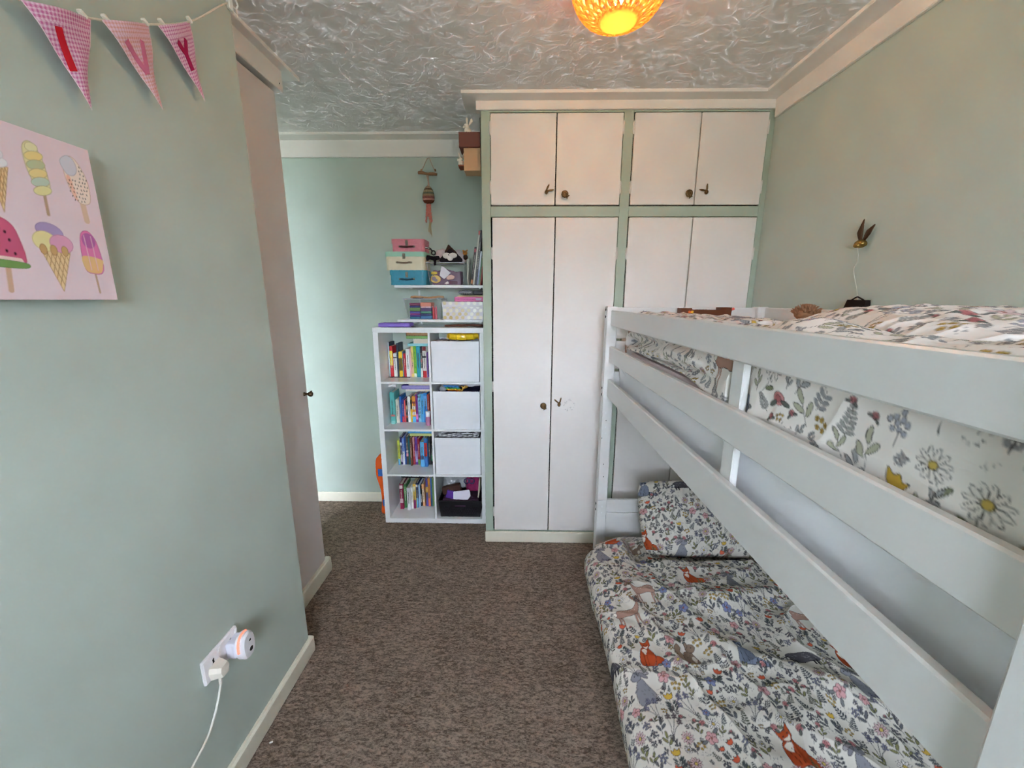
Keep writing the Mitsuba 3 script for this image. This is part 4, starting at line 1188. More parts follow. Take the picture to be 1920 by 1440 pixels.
# ------------------------------------------------------------------ books in the left cubbies of the shelf unit
# cubby from the top, x0, x1, y of the spine, height, look, colour, bands on the spine (from, to, colour)
BOOKS = [
    (0, -0.9809, -0.9710, 2.860, 0.255, 'tall navy pale-spined', (28, 40, 62), [(0, 1, (196, 206, 214))]),
    (0, -0.9699, -0.9463, 2.860, 0.228, 'red and yellow', (200, 40, 48), [(0.38, 0.85, (240, 214, 60))]),
    (0, -0.9430, -0.9161, 2.860, 0.176, 'white', (232, 230, 226), [(0.8, 0.84, (60, 60, 60))]),
    (0, -0.9145, -0.9018, 2.860, 0.248, 'tall slate blue', (62, 76, 96), []),
    (0, -0.8996, -0.8711, 2.860, 0.186, 'yellow black-lettered', (244, 206, 50), [(0.25, 0.75, (120, 100, 30))]),
    (0, -0.8705, -0.8629, 2.860, 0.186, 'thin grey-blue', (96, 124, 150), []),
    (0, -0.8623, -0.8426, 2.860, 0.174, 'crimson', (196, 40, 56), []),
    (0, -0.8415, -0.8135, 2.860, 0.209, 'thick white', (236, 236, 234), []),
    (0, -0.8129, -0.8009, 2.860, 0.212, 'thin pink', (238, 190, 196), []),
    (0, -0.7998, -0.7817, 2.860, 0.231, 'cream yellow', (240, 216, 130), [(0.1, 0.5, (226, 190, 160))]),
    (0, -0.7806, -0.7587, 2.860, 0.230, 'lime green', (134, 196, 64), [(0.0, 0.12, (230, 236, 214))]),
    (0, -0.7571, -0.7269, 2.860, 0.231, 'teal', (44, 158, 176), []),
    (0, -0.7258, -0.7099, 2.860, 0.222, 'black and white speckled', (40, 38, 42), [(0.0, 0.3, (232, 230, 226)), (0.5, 0.6, (170, 60, 80))]),
    (0, -0.7029, -0.6736, 2.841, 0.229, 'white, red-footed', (236, 230, 224), [(0, 0.22, (200, 40, 48)), (0.86, 1, (120, 30, 40)), (0.64, 0.7, (30, 30, 30))]),
    (0, -0.6730, -0.6627, 2.850, 0.184, 'thin purple', (110, 70, 150), []),
    (1, -0.9707, -0.9360, 2.803, 0.275, 'tall teal', (86, 176, 172), [(0.0, 0.1, (140, 200, 196)), (0.24, 0.3, (210, 120, 120))]),
    (1, -0.9354, -0.9125, 2.831, 0.180, 'cream', (228, 222, 206), []),
    (1, -0.9119, -0.8973, 2.853, 0.201, 'bright blue', (40, 110, 190), []),
    (1, -0.8958, -0.8784, 2.854, 0.174, 'navy with red foot', (44, 58, 150), [(0.0, 0.25, (206, 60, 80))]),
    (1, -0.8763, -0.8639, 2.851, 0.169, 'salmon red', (222, 90, 92), [(0.3, 0.6, (240, 150, 140))]),
    (1, -0.8629, -0.8473, 2.851, 0.169, 'black red-flecked', (30, 26, 30), [(0.2, 0.3, (200, 80, 40)), (0.6, 0.75, (190, 150, 90))]),
    (1, -0.8463, -0.8250, 2.852, 0.199, 'clean white', (238, 238, 238), []),
    (1, -0.8244, -0.8116, 2.856, 0.184, 'yellow and black', (222, 190, 50), [(0.55, 0.95, (34, 30, 30))]),
    (1, -0.8086, -0.7806, 2.849, 0.203, 'orange and cream striped', (236, 160, 70), [(0.0, 0.22, (100, 190, 230)), (0.28, 0.4, (232, 230, 226)), (0.5, 0.62, (232, 230, 226)), (0.72, 0.8, (150, 60, 50))]),
    (1, -0.7800, -0.7639, 2.853, 0.215, 'magenta', (150, 50, 140), [(0.1, 0.3, (220, 130, 200))]),
    (1, -0.7633, -0.7410, 2.860, 0.212, 'pale blue black-lettered', (150, 206, 232), []),
    (1, -0.7384, -0.7149, 2.854, 0.222, 'sky blue', (86, 178, 226), []),
    (1, -0.7116, -0.6843, 2.846, 0.230, 'royal blue', (46, 130, 208), [(0.55, 0.9, (120, 180, 230))]),
    (1, -0.6820, -0.6659, 2.841, 0.217, 'brick red and blue', (176, 70, 60), [(0.0, 0.4, (70, 130, 190))]),
    (2, -0.9495, -0.9312, 2.850, 0.203, 'thin lime', (200, 206, 70), [(0, 0.25, (110, 180, 220))]),
    (2, -0.9306, -0.9148, 2.860, 0.225, 'navy and violet', (40, 40, 96), [(0.1, 0.35, (200, 190, 220)), (0.7, 0.8, (232, 230, 226))]),
    (2, -0.9137, -0.8964, 2.860, 0.215, 'white and blue', (222, 226, 232), [(0.5, 1, (120, 150, 210))]),
    (2, -0.8952, -0.8826, 2.860, 0.228, 'deep blue', (40, 76, 156), []),
    (2, -0.8814, -0.8630, 2.860, 0.227, 'olive pink-flowered', (84, 80, 70), [(0.3, 0.42, (226, 150, 170)), (0.45, 0.52, (240, 220, 220))]),
    (2, -0.8618, -0.8492, 2.860, 0.226, 'dark teal', (40, 104, 108), []),
    (2, -0.8408, -0.8260, 2.836, 0.227, 'brown', (112, 70, 50), []),
    (2, -0.8254, -0.8077, 2.860, 0.224, 'dusty red', (170, 60, 70), [(0.75, 1, (214, 150, 150))]),
    (2, -0.8060, -0.7859, 2.860, 0.225, 'violet', (116, 66, 170), [(0.1, 0.5, (190, 170, 220))]),
    (2, -0.7847, -0.7663, 2.860, 0.213, 'crimson and green', (166, 44, 60), [(0, 0.2, (90, 140, 70))]),
    (2, -0.7519, -0.7201, 2.819, 0.201, 'light blue standing forward', (98, 176, 226), [(0.3, 0.45, (60, 90, 140))]),
    (2, -0.7181, -0.6943, 2.820, 0.228, 'blue red-labelled standing forward', (56, 124, 196), [(0.38, 0.85, (206, 40, 44))]),
    (2, -0.6937, -0.6766, 2.860, 0.226, 'charcoal', (42, 40, 44), []),
    (2, -0.6743, -0.6571, 2.860, 0.166, 'black green-foiled', (26, 30, 30), [(0.2, 0.5, (40, 130, 80))]),
    (3, -0.9424, -0.9139, 2.814, 0.211, 'maroon white-labelled', (140, 34, 66), [(0.25, 0.42, (232, 200, 206)), (0.82, 0.95, (230, 210, 214))]),
    (3, -0.9133, -0.8909, 2.835, 0.201, 'green', (70, 128, 74), [(0.6, 0.9, (110, 160, 100))]),
    (3, -0.8773, -0.8501, 2.801, 0.187, 'pale grey', (214, 216, 220), []),
    (3, -0.8495, -0.8331, 2.821, 0.180, 'narrow white', (238, 238, 238), []),
    (3, -0.8325, -0.8104, 2.827, 0.207, 'yellow and purple', (226, 190, 80), [(0.0, 0.35, (130, 40, 90)), (0.7, 0.9, (240, 230, 200))]),
    (3, -0.8098, -0.7928, 2.839, 0.206, 'navy with light blue foot', (30, 44, 86), [(0.0, 0.4, (110, 180, 220)), (0.85, 0.95, (232, 230, 226))]),
    (3, -0.7922, -0.7792, 2.845, 0.185, 'thin blue-white', (170, 196, 226), []),
    (3, -0.7786, -0.7703, 2.860, 0.177, 'black-spined thin', (40, 38, 40), [(0.2, 0.6, (232, 230, 226))]),
    (3, -0.7609, -0.7408, 2.860, 0.190, 'orange and cream', (222, 160, 110), [(0.2, 0.8, (244, 220, 190))]),
    (3, -0.7314, -0.7137, 2.860, 0.239, 'purple and blue', (92, 80, 160), [(0.5, 0.7, (226, 190, 90))]),
    (3, -0.7126, -0.6937, 2.860, 0.241, 'tan orange', (216, 140, 60), [(0, 0.3, (226, 120, 90))]),
    (3, -0.6925, -0.6784, 2.860, 0.242, 'medium blue', (60, 110, 180), [(0.0, 0.3, (40, 80, 120))]),
    (3, -0.6772, -0.6643, 2.860, 0.238, 'leaf green', (120, 160, 90), []),
]

CUBBY = ('topmost', 'second', 'third', 'lowest')
SHZ = (1.0862, .7387, .3912, .0367)


def book(x0, x1, y, z, h, col, bands, label, group, depth=None, lean=0.0, letters=None):
    k = thing('book', label, 'book', group)
    d = depth or min(.13, 2.988 - y)
    t = min(.0028, (x1 - x0) * .22)
    ov = .003
    place_ = (lambda m: rot(m, lean, [0, 1, 0], (x0, y, z))) if lean else (lambda m: m)
    cover = cat([box(x0, x0 + t, y + .001, y + d, z, z + h), box(x1 - t, x1, y + .001, y + d, z, z + h), box(x0, x1, y, y + .0025, z, z + h, .0008)])
    put('cover', place_(cover), 'vc_satin', k, color=col, smooth=False)
    put('pages', place_(box(x0 + t, x1 - t, y + .0026, y + d - ov, z + ov, z + h - ov)), 'vc_matte', k, color=(226, 218, 200), smooth=False)
    if bands:
        for a, b, c in bands:
            put('spine_label', place_(box(x0 + .0006, x1 - .0006, y - .0004, y + .0006, z + a * h, z + b * h)), 'vc_satin', k, smooth=False, color=c)
    w = x1 - x0
    if w > .012:      # small unreadable title lines along the spine
        rb = np.random.default_rng(int(abs(x0) * 1e5))
        dark = sum(col) < 330
        bits, zz = [], z + h * .30
        while zz < z + h * .78:
            L = rb.uniform(.002, .008)
            bits.append(box(x0 + w * .36, x0 + w * rb.uniform(.52, .66), y - .0006, y + .0004, zz, zz + L))
            zz += L + rb.uniform(.0015, .004)
        if letters is None:
            put('spine_print', place_(cat(bits)), 'vc_satin', k, color=(226, 220, 206) if dark else (70, 62, 66), smooth=False)
    if letters:
        ms = []
        for i, ch in enumerate(letters):
            m = meshkit.text_mesh(ch, .017, .0008, bold=True)
            m.apply_translation([-m.bounds.mean(0)[0], -m.bounds.mean(0)[1], 0])
            m = rot(m, 90, [1, 0, 0]); m.apply_translation(((x0 + x1) / 2, y + .0004, z + h * .93 - i * .031))
            ms.append(m)
        put('spine_lettering', cat(ms), 'vc_satin', k, color=(30, 30, 36), smooth=False)
    return k


for ci, x0, x1, y, h, desc, col, bands in BOOKS:
    y = max(y, 2.695)
    x0, x1 = (-.6225 + (min(q, -.6165) + .6165) * .92 for q in (x0, x1))
    h = min(h, .243 if ci != 0 else .255)
    book(x0, x1, y, SHZ[ci], h, col, bands, f'{desc} book upright in the {CUBBY[ci]} left cubby of the unit', f'books in the {CUBBY[ci]} left cubby',
         lean=-2.0 if desc == 'orange and cream' else 0.0, letters='WAIOUE' if 'pale blue black' in desc else None)


def flat_book(x0, x1, y0, y1, z0, z1, col, pages, label, group, deg=0):
    k = thing('book', label, 'book', group)
    t = min(.0025, (z1 - z0) * .25)
    f = lambda m: rot(m, deg, [0, 0, 1], ((x0 + x1) / 2, (y0 + y1) / 2, 0))  # noqa: E731
    put('cover', f(cat([box(x0, x1, y0, y1, z0, z0 + t), box(x0, x1, y0, y1, z1 - t, z1), box(x0, x0 + .003, y0, y1, z0, z1)])), 'vc_satin', k, color=col, smooth=False)
    put('pages', f(box(x0 + .003, x1 - .004, y0 + .003, y1 - .003, z0 + t, z1 - t)), 'vc_matte', k, color=pages, smooth=False)


PG = (228, 220, 204)
for ci, rows in ((0, [(-.805, -.6235, 1.3175, 1.3365, (150, 210, 214), (160, 216, 218), 'pale teal'), (-.762, -.6235, 1.337, 1.371, (236, 226, 226), PG, 'white and pink'), (-.812, -.6235, 1.3715, 1.392, (110, 170, 90), (150, 190, 120), 'green'), (-.812, -.6235, 1.3925, 1.417, (120, 44, 52), (190, 150, 110), 'dark red')]),
                 (1, [(-.838, -.6235, .982, .998, (236, 236, 240), PG, 'white'), (-.866, -.6235, .9985, 1.026, (104, 92, 176), (170, 160, 210), 'violet blue'), (-.812, -.6235, 1.0265, 1.042, (232, 232, 236), PG, 'pale'), (-.856, -.6235, 1.0425, 1.058, (76, 62, 96), (120, 90, 130), 'dark purple patterned')]),
                 (2, [(-.826, -.6235, .634, .655, (198, 208, 110), (214, 220, 150), 'lime'), (-.836, -.6235, .6555, .682, (60, 150, 204), (110, 180, 220), 'sky blue')])):
    for x0, x1, z0, z1, col, pg, desc in rows:
        flat_book(x0, x1, 2.835, 2.985, z0, z1, col, pg, f'{desc} book lying flat across the row in the {CUBBY[ci]} left cubby', f'books lying in the {CUBBY[ci]} left cubby')
bg = smooth_blob([hull(*[ball((x, y, z), .014, 1) for x in (-.905, -.74) for y in (2.862, 2.965) for z in (.294, .312)]), hull(ball((-.90, 2.87, .30), .015, 1), ball((-.82, 2.862, .318), .018, 1))], .012, 6)
put('black_bag', bg, 'vc_matte', color=(34, 32, 38), label='folded black bag lying on the books in the lowest left cubby', category='bag')
be = thing('bookend', 'thin black metal bookend under the books in the topmost left cubby', 'bookend')
put('base_plate', box(-.972, -.80, 2.835, 2.857, 1.0856, 1.0885), 'vc_satin', be, color=(36, 34, 36))
jr = thing('glitter_jar', 'small glitter jar with a white cap and mauve body in the second left cubby', 'jar')
put('jar_body', lathe([[0, .7388], [.0175, .7388], [.019, .742], [.019, .80], [.016, .806], [0, .806]], 24, (-.667, 2.785, 0)), 'vc_gloss', jr, color=(170, 110, 140))
put('jar_cap', lathe([[0, .806], [.017, .806], [.017, .842], [.015, .845], [0, .845]], 24, (-.667, 2.785, 0)), 'vc_satin', jr, color=(236, 236, 240))
put('white_plush', smooth_blob([ball((-.958, 2.85, 1.0225), (.022, .018, .012)), ball((-.925, 2.852, 1.0225), (.020, .016, .013)), ball((-.942, 2.845, 1.026), (.014, .012, .010))], .006, 6), 'vc_cloth', color=(236, 234, 232), label='small white plush lying on top of the tall teal book', category='soft toy')

# ------------------------------------------------------------------ boxes in the right cubbies
BX0, BX1 = -.603, -.274


def fabric_box(z, h, label):
    k = thing('storage_box', label, 'box', 'white storage boxes in the right cubbies')
    y0, y1, t = 2.69, 2.975, .004
    put('walls', cat([box(BX0, BX1, y0, y0 + t, z, z + h, .0015), box(BX0, BX1, y1 - t, y1, z, z + h), box(BX0, BX0 + t, y0 + t, y1 - t, z, z + h), box(BX1 - t, BX1, y0 + t, y1 - t, z, z + h)]), 'vc_cloth', k, color=(236, 237, 242))
    put('bottom', box(BX0 + t, BX1 - t, y0 + t, y1 - t, z, z + .004), 'vc_cloth', k, color=(226, 226, 232))
    put('hem', box(BX0 - .0008, BX1 + .0008, y0 - .0016, y0 + .0004, z + h - .052, z + h + .0006, .0006), 'vc_cloth', k, color=(238, 239, 244))
    return k


fabric_box(SHZ[0], .283, 'white fabric storage box holding the yellow toy in the topmost right cubby')
fabric_box(SHZ[1], .278, 'white fabric storage box with a rainbow toy in the second right cubby')
fabric_box(SHZ[2], .282, 'white fabric storage box with a zebra-patterned bag in the third right cubby')


def rumple(x0, x1, y0, y1, z0, z1, seed, amp=.014, n=40):
    """A lumpy heap of cloth that fills a box up to about z1."""
    x, y = np.meshgrid(np.linspace(x0, x1, n), np.linspace(y0, y1, n), indexing='ij')
    z = z1 + amp * (meshkit.fbm(np.stack([x * 22, y * 22, 0 * x], -1), 3, seed) - .5) * 2
    rimx = np.minimum(np.minimum(x - x0, x1 - x), np.minimum(y - y0, y1 - y))
    z = np.where(rimx <= 1e-6, z0, z)
    return cat([sheet(np.stack([x, y, z], -1))])


put('dark_cloth', rumple(-.59, -.281, 2.70, 2.965, 1.10, 1.340, 3, .008), 'vc_cloth', color=(72, 52, 54), smooth=True, label='crumpled dark cloth filling the topmost white storage box', category='cloth')
yt = thing('yellow_toy', 'round yellow plastic toy lying on top of the topmost white storage box', 'toy')
put('rim_body', lathe([[0, 1.372], [.085, 1.372], [.106, 1.38], [.112, 1.394], [.110, 1.408], [.10, 1.416], [0, 1.416]], 40, (-.398, 2.81, 0)), 'vc_gloss', yt, color=(246, 208, 40))
put('seam', cat([rot(box(-.401, -.395, 2.695, 2.70, 1.374, 1.412), a, [0, 0, 1], (-.398, 2.81, 0)) for a in range(-80, 90, 32)]), 'vc_gloss', yt, color=(216, 172, 30))
put('grey_toys', rumple(-.588, -.49, 2.70, 2.80, 1.356, 1.372, 9, .007, 24), 'vc_satin', color=(150, 138, 140), smooth=True, label='grey and pink odds and ends beside the yellow toy', category='toys', kind='stuff')
put('navy_cloth', rumple(-.59, -.281, 2.70, 2.965, .75, .995, 13), 'vc_cloth', color=(58, 58, 88), smooth=True, label='crumpled navy cloth filling the second white storage box', category='cloth')
pi_ = thing('bubble_toy', 'rainbow silicone bubble toy sticking out of the second white storage box', 'toy')
cols = ((60, 130, 200), (70, 170, 120), (236, 200, 50), (238, 120, 44))
for r_, c in enumerate(cols):
    b0 = [box(-.535 + .0, -.425, .0 - .0, .006, -.0135 + .0, .0135, .002)]
    b0 += [ball((-.522 + .0285 * i, -.001, 0), (.010, .006, .009), 2) for i in range(4)]
    m = cat(b0); m.apply_translation((0, 0, .052 - .0275 * r_)); m = rot(m, 58, [1, 0, 0]); m = rot(m, -9, [0, 0, 1], (-.48, 0, 0)); m.apply_translation((.012, 2.745, 1.022))
    put('bubble_row', m, 'vc_satin', pi_, color=c)
put('gold_bow', cat([tube([[-.415, 2.73, 1.0], [-.395, 2.735, 1.03], [-.375, 2.74, 1.052]], [.006, .009, .004], 8), hull(ball((-.39, 2.735, 1.03), .006, 1), ball((-.368, 2.735, 1.042), .008, 1)), hull(ball((-.39, 2.735, 1.03), .006, 1), ball((-.405, 2.735, 1.046), .005, 1))]), 'vc_metal', color=(206, 162, 80), label='small gold ribbon toy beside the rainbow bubble toy', category='toy')
put('light_ball', ball((-.545, 2.76, 1.02), (.026, .02, .024), 2), 'vc_satin', color=(150, 152, 160), label='grey rounded toy at the left of the rainbow bubble toy', category='toy')
put('grey_cloth', rumple(-.59, -.281, 2.70, 2.965, .41, .655, 23, .008), 'vc_cloth', color=(120, 120, 124), smooth=True, label='grey cloth filling the third white storage box', category='cloth')
zb = box(-.582, -.288, 2.705, 2.95, .668, .706, .012).subdivide().subdivide().subdivide().subdivide()
v = zb.vertices
st = np.sin(v[:, 0] * 170 + 5 * np.sin(v[:, 1] * 60) + 4 * np.sin(v[:, 2] * 220 + v[:, 0] * 50)) > .15
put('zebra_bag', zb, 'vc_cloth', color=np.where(st[:, None], lin((226, 226, 230)), lin((36, 36, 42))), smooth=True, label='black and white patterned bag on top of the third white storage box', category='bag')

# ------------------------------------------------------------------ black basket in the lowest right cubby
bk = thing('basket', 'black perforated plastic basket heaped with things in the lowest right cubby', 'basket')


def basket():
    o = manifold3d.Manifold.hull_points(np.array([[x * (.150 if z == 0 else .1625), y * (.118 if z == 0 else .132), z] for x in (-1, 1) for y in (-1, 1) for z in (0, .135)]))
    i = manifold3d.Manifold.hull_points(np.array([[x * (.146 if z < .01 else .159), y * (.114 if z < .01 else .128), z] for x in (-1, 1) for y in (-1, 1) for z in (.004, .15)]))
    m = o - i
    cut = manifold3d.Manifold()
    for r_ in range(4):
        for c in range(15):
            if r_ == 3 and abs(c - 7) < 3:
                continue
            cut = cut + manifold3d.Manifold.cube((.0075, .5, .0075), True).rotate((0, 45, 0)).translate((-.126 + .018 * c + .009 * (r_ % 2), 0, .030 + .018 * r_))
    cut = cut + manifold3d.Manifold.cube((.082, .5, .020), True).translate((0, 0, .092))
    m = (m - cut).translate((-.4345, 2.83, .0372))
    mm = m.to_mesh()
    return trimesh.Trimesh(mm.vert_properties[:, :3], mm.tri_verts, process=False)


put('body', basket(), 'vc_satin', bk, color=(26, 26, 30), smooth=False)
put('rim', cat([box(-.5985, -.2705, 2.695, 2.703, .166, .176, .003), box(-.5985, -.591, 2.703, 2.963, .166, .176, .003), box(-.278, -.2705, 2.703, 2.963, .166, .176, .003)]), 'vc_satin', bk, color=(30, 30, 34))
gm = 'things heaped in the black basket'
put('dark_heap', rumple(-.575, -.290, 2.715, 2.94, .06, .175, 31, .012), 'vc_cloth', color=(70, 50, 66), smooth=True, label='dark purple cloth filling the black basket', category='cloth')
put('purple_book', rot(box(-.545, -.42, 2.735, 2.755, .165, .225, .002), 14, [0, 1, 0], (-.48, 2.74, .19)), 'vc_satin', color=(98, 60, 160), label='purple notebook standing in the black basket behind the white card', category='notebook', group=gm)
put('brown_box', rot(box(-.572, -.43, 2.76, 2.80, .206, .262, .002), -14, [0, 1, 0], (-.5, 2.78, .21)), 'vc_satin', color=(74, 48, 40), label='dark brown patterned box tilted in the black basket', category='box', group=gm)
cd_ = extrude(Polygon([(-.488, .178), (-.38, .172), (-.356, .205), (-.364, .252), (-.372, .256), (-.485, .238)]), .003, origin=(0, 2.722, 0))
put('white_card', cd_, 'vc_matte', color=(226, 224, 240), smooth=False, label='white card standing at the front of the black basket', category='card', group=gm)
pz = rumple(-.585, -.40, 0, .12, 0, .018, 41, .014, 30)
pz = rot(pz, 62, [1, 0, 0]); pz.apply_translation((0, 2.83, .215))
put('silver_pouch', pz, 'vc_gloss', color=(140, 142, 146), smooth=True, label='crinkled silver zip pouch leaning in the black basket', category='pouch', group=gm)
mg = rumple(-.40, -.30, 0, .14, 0, .018, 43, .016, 30)
mg = rot(mg, 68, [1, 0, 0]); mg.apply_translation((0, 2.80, .205))
put('magenta_scarf', mg, 'vc_cloth', color=(140, 50, 90), smooth=True, label='crumpled magenta scarf at the right of the black basket', category='scarf', group=gm)
put('goggles', cat([trimesh.creation.torus(.018, .004, major_sections=24, minor_sections=8).apply_transform(trimesh.transformations.rotation_matrix(1.3, [1, 0, 0])).apply_translation((x, 2.775, .298)) for x in (-.392, -.352)]), 'vc_gloss', color=(60, 62, 104), label='dark blue swimming goggles on top of the black basket', category='goggles', group=gm)
put('thin_magazine', rot(box(-.306, -.298, 2.74, 2.92, .18, .33, .001), 5, [0, 1, 0], (-.302, 2.8, .18)), 'vc_satin', color=(220, 212, 196), label='thin cream magazine upright at the right end of the black basket', category='magazine', group=gm)

# ------------------------------------------------------------------ things on top of the shelf unit and beside it
pu = smooth_blob([hull(*[ball((x, y, z), .008, 1) for x in (-.952, -.752) for y in (2.70, 2.80) for z in (1.4715, 1.482)])], .02, 4)
put('purple_pouch', pu, 'vc_cloth', color=(142, 118, 206), label='flat lilac pouch on top of the white shelf unit', category='pouch')
put('pencil', cat([tube([[-.735, 2.712, 1.4665], [-.722, 2.71, 1.4665]], .0042, 8), tube([[-.722, 2.71, 1.4665], [-.708, 2.708, 1.465]], [.0042, .0006], 8)]), 'vc_satin', color=(44, 38, 52), label='short dark pencil beside the lilac pouch', category='pencil')
bl = [tube([[-.52 + .05 * k, 2.78, 1.469], [-.45 + .05 * k, 2.775 + .01 * k, 1.473], [-.36 + .03 * k, 2.785, 1.474], [-.26, 2.80 + .01 * k, 1.47]], .0065, 8) for k in range(3)]
put('brown_belt', cat(bl), 'vc_satin', color=(96, 58, 46), label='coiled brown belt on the shelf unit under the lower wall shelf', category='belt')
og = thing('orange_toy', 'orange plastic toy with blue patches leaning at the left side of the shelf unit', 'toy')
ol = Polygon(smooth_poly([(-1.055, .005), (-1.068, .03), (-1.060, .10), (-1.062, .20), (-1.078, .27), (-1.090, .33), (-1.088, .43), (-1.074, .475), (-1.045, .485), (-1.025, .47), (-1.004, .42), (-1.003, .30), (-1.006, .10), (-1.004, .02), (-1.02, .003)]))
put('frame', extrude(ol, -.055, origin=(0, 2.80, 0)).copy(), 'vc_satin', og, color=(226, 92, 34))
put('blue_grip', box(-1.073, -1.004, 2.794, 2.80, .32, .38, .003), 'vc_satin', og, color=(60, 110, 190))
put('blue_foot', box(-1.052, -1.004, 2.794, 2.80, .07, .125, .003), 'vc_satin', og, color=(60, 110, 190))

# ------------------------------------------------------------------ two wall shelves
for x0, z0, z1, w in ((-.855, 1.726, 1.744, 'upper'), (-.846, 1.494, 1.511, 'lower')):
    s = thing('wall_shelf', f'white wall shelf, the {w} of two between wardrobe and back wall', 'shelf', 'wall shelves above the shelf unit')
    put('board', box(x0, WL - .002, 2.76, YB - .002, z0, z1, .002), 'unit_white', s)
    for x in (x0 + .115, -.27):
        put('bracket', cat([box(x - .006, x + .006, 2.768, YB - .002, z0 - .008, z0 - .0004, .001), box(x - .006, x + .006, YB - .012, YB - .002, z0 - .10, z0 - .006, .001)]), 'unit_white', s)


def rrect(x0, x1, y0, y1, r):
    return shapely.box(x0 + r, y0 + r, x1 - r, y1 - r).buffer(r, quad_segs=6)


def suitcase(x0, x1, y0, y1, z0, z1, cb_, cl_, handle, metal, label, lid=.36, fn=None):
    k = thing('toy_suitcase', label, 'suitcase', 'stacked toy suitcases on the upper wall shelf')
    zl = z1 - (z1 - z0) * lid
    body = trimesh.creation.extrude_polygon(rrect(x0 + .004, x1 - .004, y0 + .004, y1 - .004, .03), zl - z0, engine='earcut'); body.apply_translation((0, 0, z0))
    top = trimesh.creation.extrude_polygon(rrect(x0, x1, y0, y1, .032), z1 - zl, engine='earcut'); top.apply_translation((0, 0, zl))
    for nm, m, c in (('case_body', body, cb_), ('lid', top, cl_)):
        if fn is not None:
            v, f = trimesh.remesh.subdivide_to_size(m.vertices, m.faces, .004)
            m = trimesh.Trimesh(v, f, process=False)
            put(nm, m, 'vc_satin', k, color=fn(m.vertices), smooth=False)
        else:
            put(nm, m, 'vc_satin', k, color=c)
    xm, zh = (x0 + x1) / 2 - .006, (z0 + zl) / 2 + .006
    s = np.linspace(-1, 1, 17)
    put('handle', tube(np.stack([xm + .042 * s, y0 - .004 - .010 * (1 - s ** 4), zh - .004 * (1 - s * s)], 1), .0058, 8), 'vc_satin', k, color=handle)
    for q in (-1, 1):
        put('rivet', ball((xm + .046 * q, y0 + .001, zh), (.009, .006, .007), 2), 'vc_metal', k, color=metal)
    put('clasp', cat([box(xm - .009, xm + .009, y0 - .004, y0 + .004, zl - .016, zl + .020, .002), ball((xm, y0 - .004, zl + .004), (.006, .004, .006), 1)]), 'vc_metal', k, color=metal)


def herring(v):
    q = (np.sin((v[:, 2] * 1.0 + np.abs(((v[:, 0] - v[:, 1]) * 60) % 2 - 1) * .012) * 900) > .1)
    return np.where(q[:, None], lin((196, 78, 104)), lin((226, 160, 170)))


def speck(v):
    h = meshkit.noise(v * 260, 4)
    return np.where((h > .86)[:, None], lin((40, 80, 100)), lin((64, 146, 172)))


suitcase(-.882, -.627, 2.745, 2.93, 1.7445, 1.841, (64, 146, 172), (64, 146, 172), (40, 74, 92), (150, 140, 124), 'teal toy suitcase at the bottom of the stack on the upper wall shelf', .32, speck)
suitcase(-.905, -.630, 2.745, 2.94, 1.8415, 1.960, (228, 216, 190), (160, 204, 184), (130, 112, 92), (150, 140, 124), 'cream toy suitcase with mint lid in the middle of the stack', .26)
suitcase(-.859, -.632, 2.750, 2.92, 1.9605, 2.041, (210, 110, 130), (210, 110, 130), (64, 30, 34), (130, 120, 108), 'pink herringbone toy suitcase on top of the stack', .34, herring)


def clear_box(x0, x1, y0, y1, z0, z1, label, taper=.03):
    k = thing('clear_box', label, 'box')
    c = [(x0 + taper, y0 + .008, z0), (x1 - taper * .6, y0 + .008, z0), (x1 - taper * .6, y1 - .008, z0), (x0 + taper, y1 - .008, z0), (x0, y0, z1), (x1, y0, z1), (x1, y1, z1), (x0, y1, z1)]
    f = [[0, 1, 5, 4], [1, 2, 6, 5], [2, 3, 7, 6], [3, 0, 4, 7], [0, 3, 2, 1]]
    put('walls', (np.array(c), np.array(f)), 'clear_plastic', k, smooth=False)
    q = [np.array(c[i]) for i in (4, 5, 6, 7)]
    put('rim', cat([tube([q[i], q[(i + 1) % 4]], .0032, 6) for i in range(4)]), 'vc_gloss', k, color=(176, 178, 190))
    put('edges', cat([tube([np.array(c[i]), np.array(c[i + 4])], .0016, 5) for i in range(4)] + [tube([np.array(c[0]), np.array(c[1])], .002, 5)]), 'vc_gloss', k, color=(190, 192, 200))
    return k


# lower wall shelf
LZ = 1.5115
clear_box(-.800, -.535, 2.772, 2.94, LZ + .0005, 1.652, 'clear plastic box of colourful craft packs on the lower wall shelf', .030)
packs = [(-.764, -.690, 1.514, 1.530, (50, 110, 140), 'teal', 'left'), (-.764, -.690, 1.5305, 1.545, (90, 64, 140), 'violet', 'left'), (-.764, -.690, 1.5455, 1.551, (206, 90, 150), 'thin pink', 'left'), (-.764, -.690, 1.5515, 1.568, (84, 70, 150), 'purple', 'left'),
         (-.764, -.690, 1.5685, 1.592, (110, 140, 84), 'green', 'left'), (-.764, -.690, 1.5925, 1.606, (60, 60, 120), 'navy', 'left'), (-.764, -.690, 1.6065, 1.624, (150, 80, 110), 'mauve', 'left'),
         (-.688, -.612, 1.514, 1.536, (64, 120, 170), 'blue', 'right'), (-.688, -.612, 1.5365, 1.552, (52, 60, 110), 'dark blue', 'right'), (-.688, -.612, 1.5525, 1.568, (90, 150, 130), 'sea green', 'right'), (-.688, -.612, 1.5685, 1.590, (96, 70, 120), 'plum', 'right'), (-.688, -.612, 1.5905, 1.600, (230, 200, 210), 'pale pink', 'right'), (-.688, -.612, 1.6005, 1.628, (220, 140, 120), 'coral', 'right')]
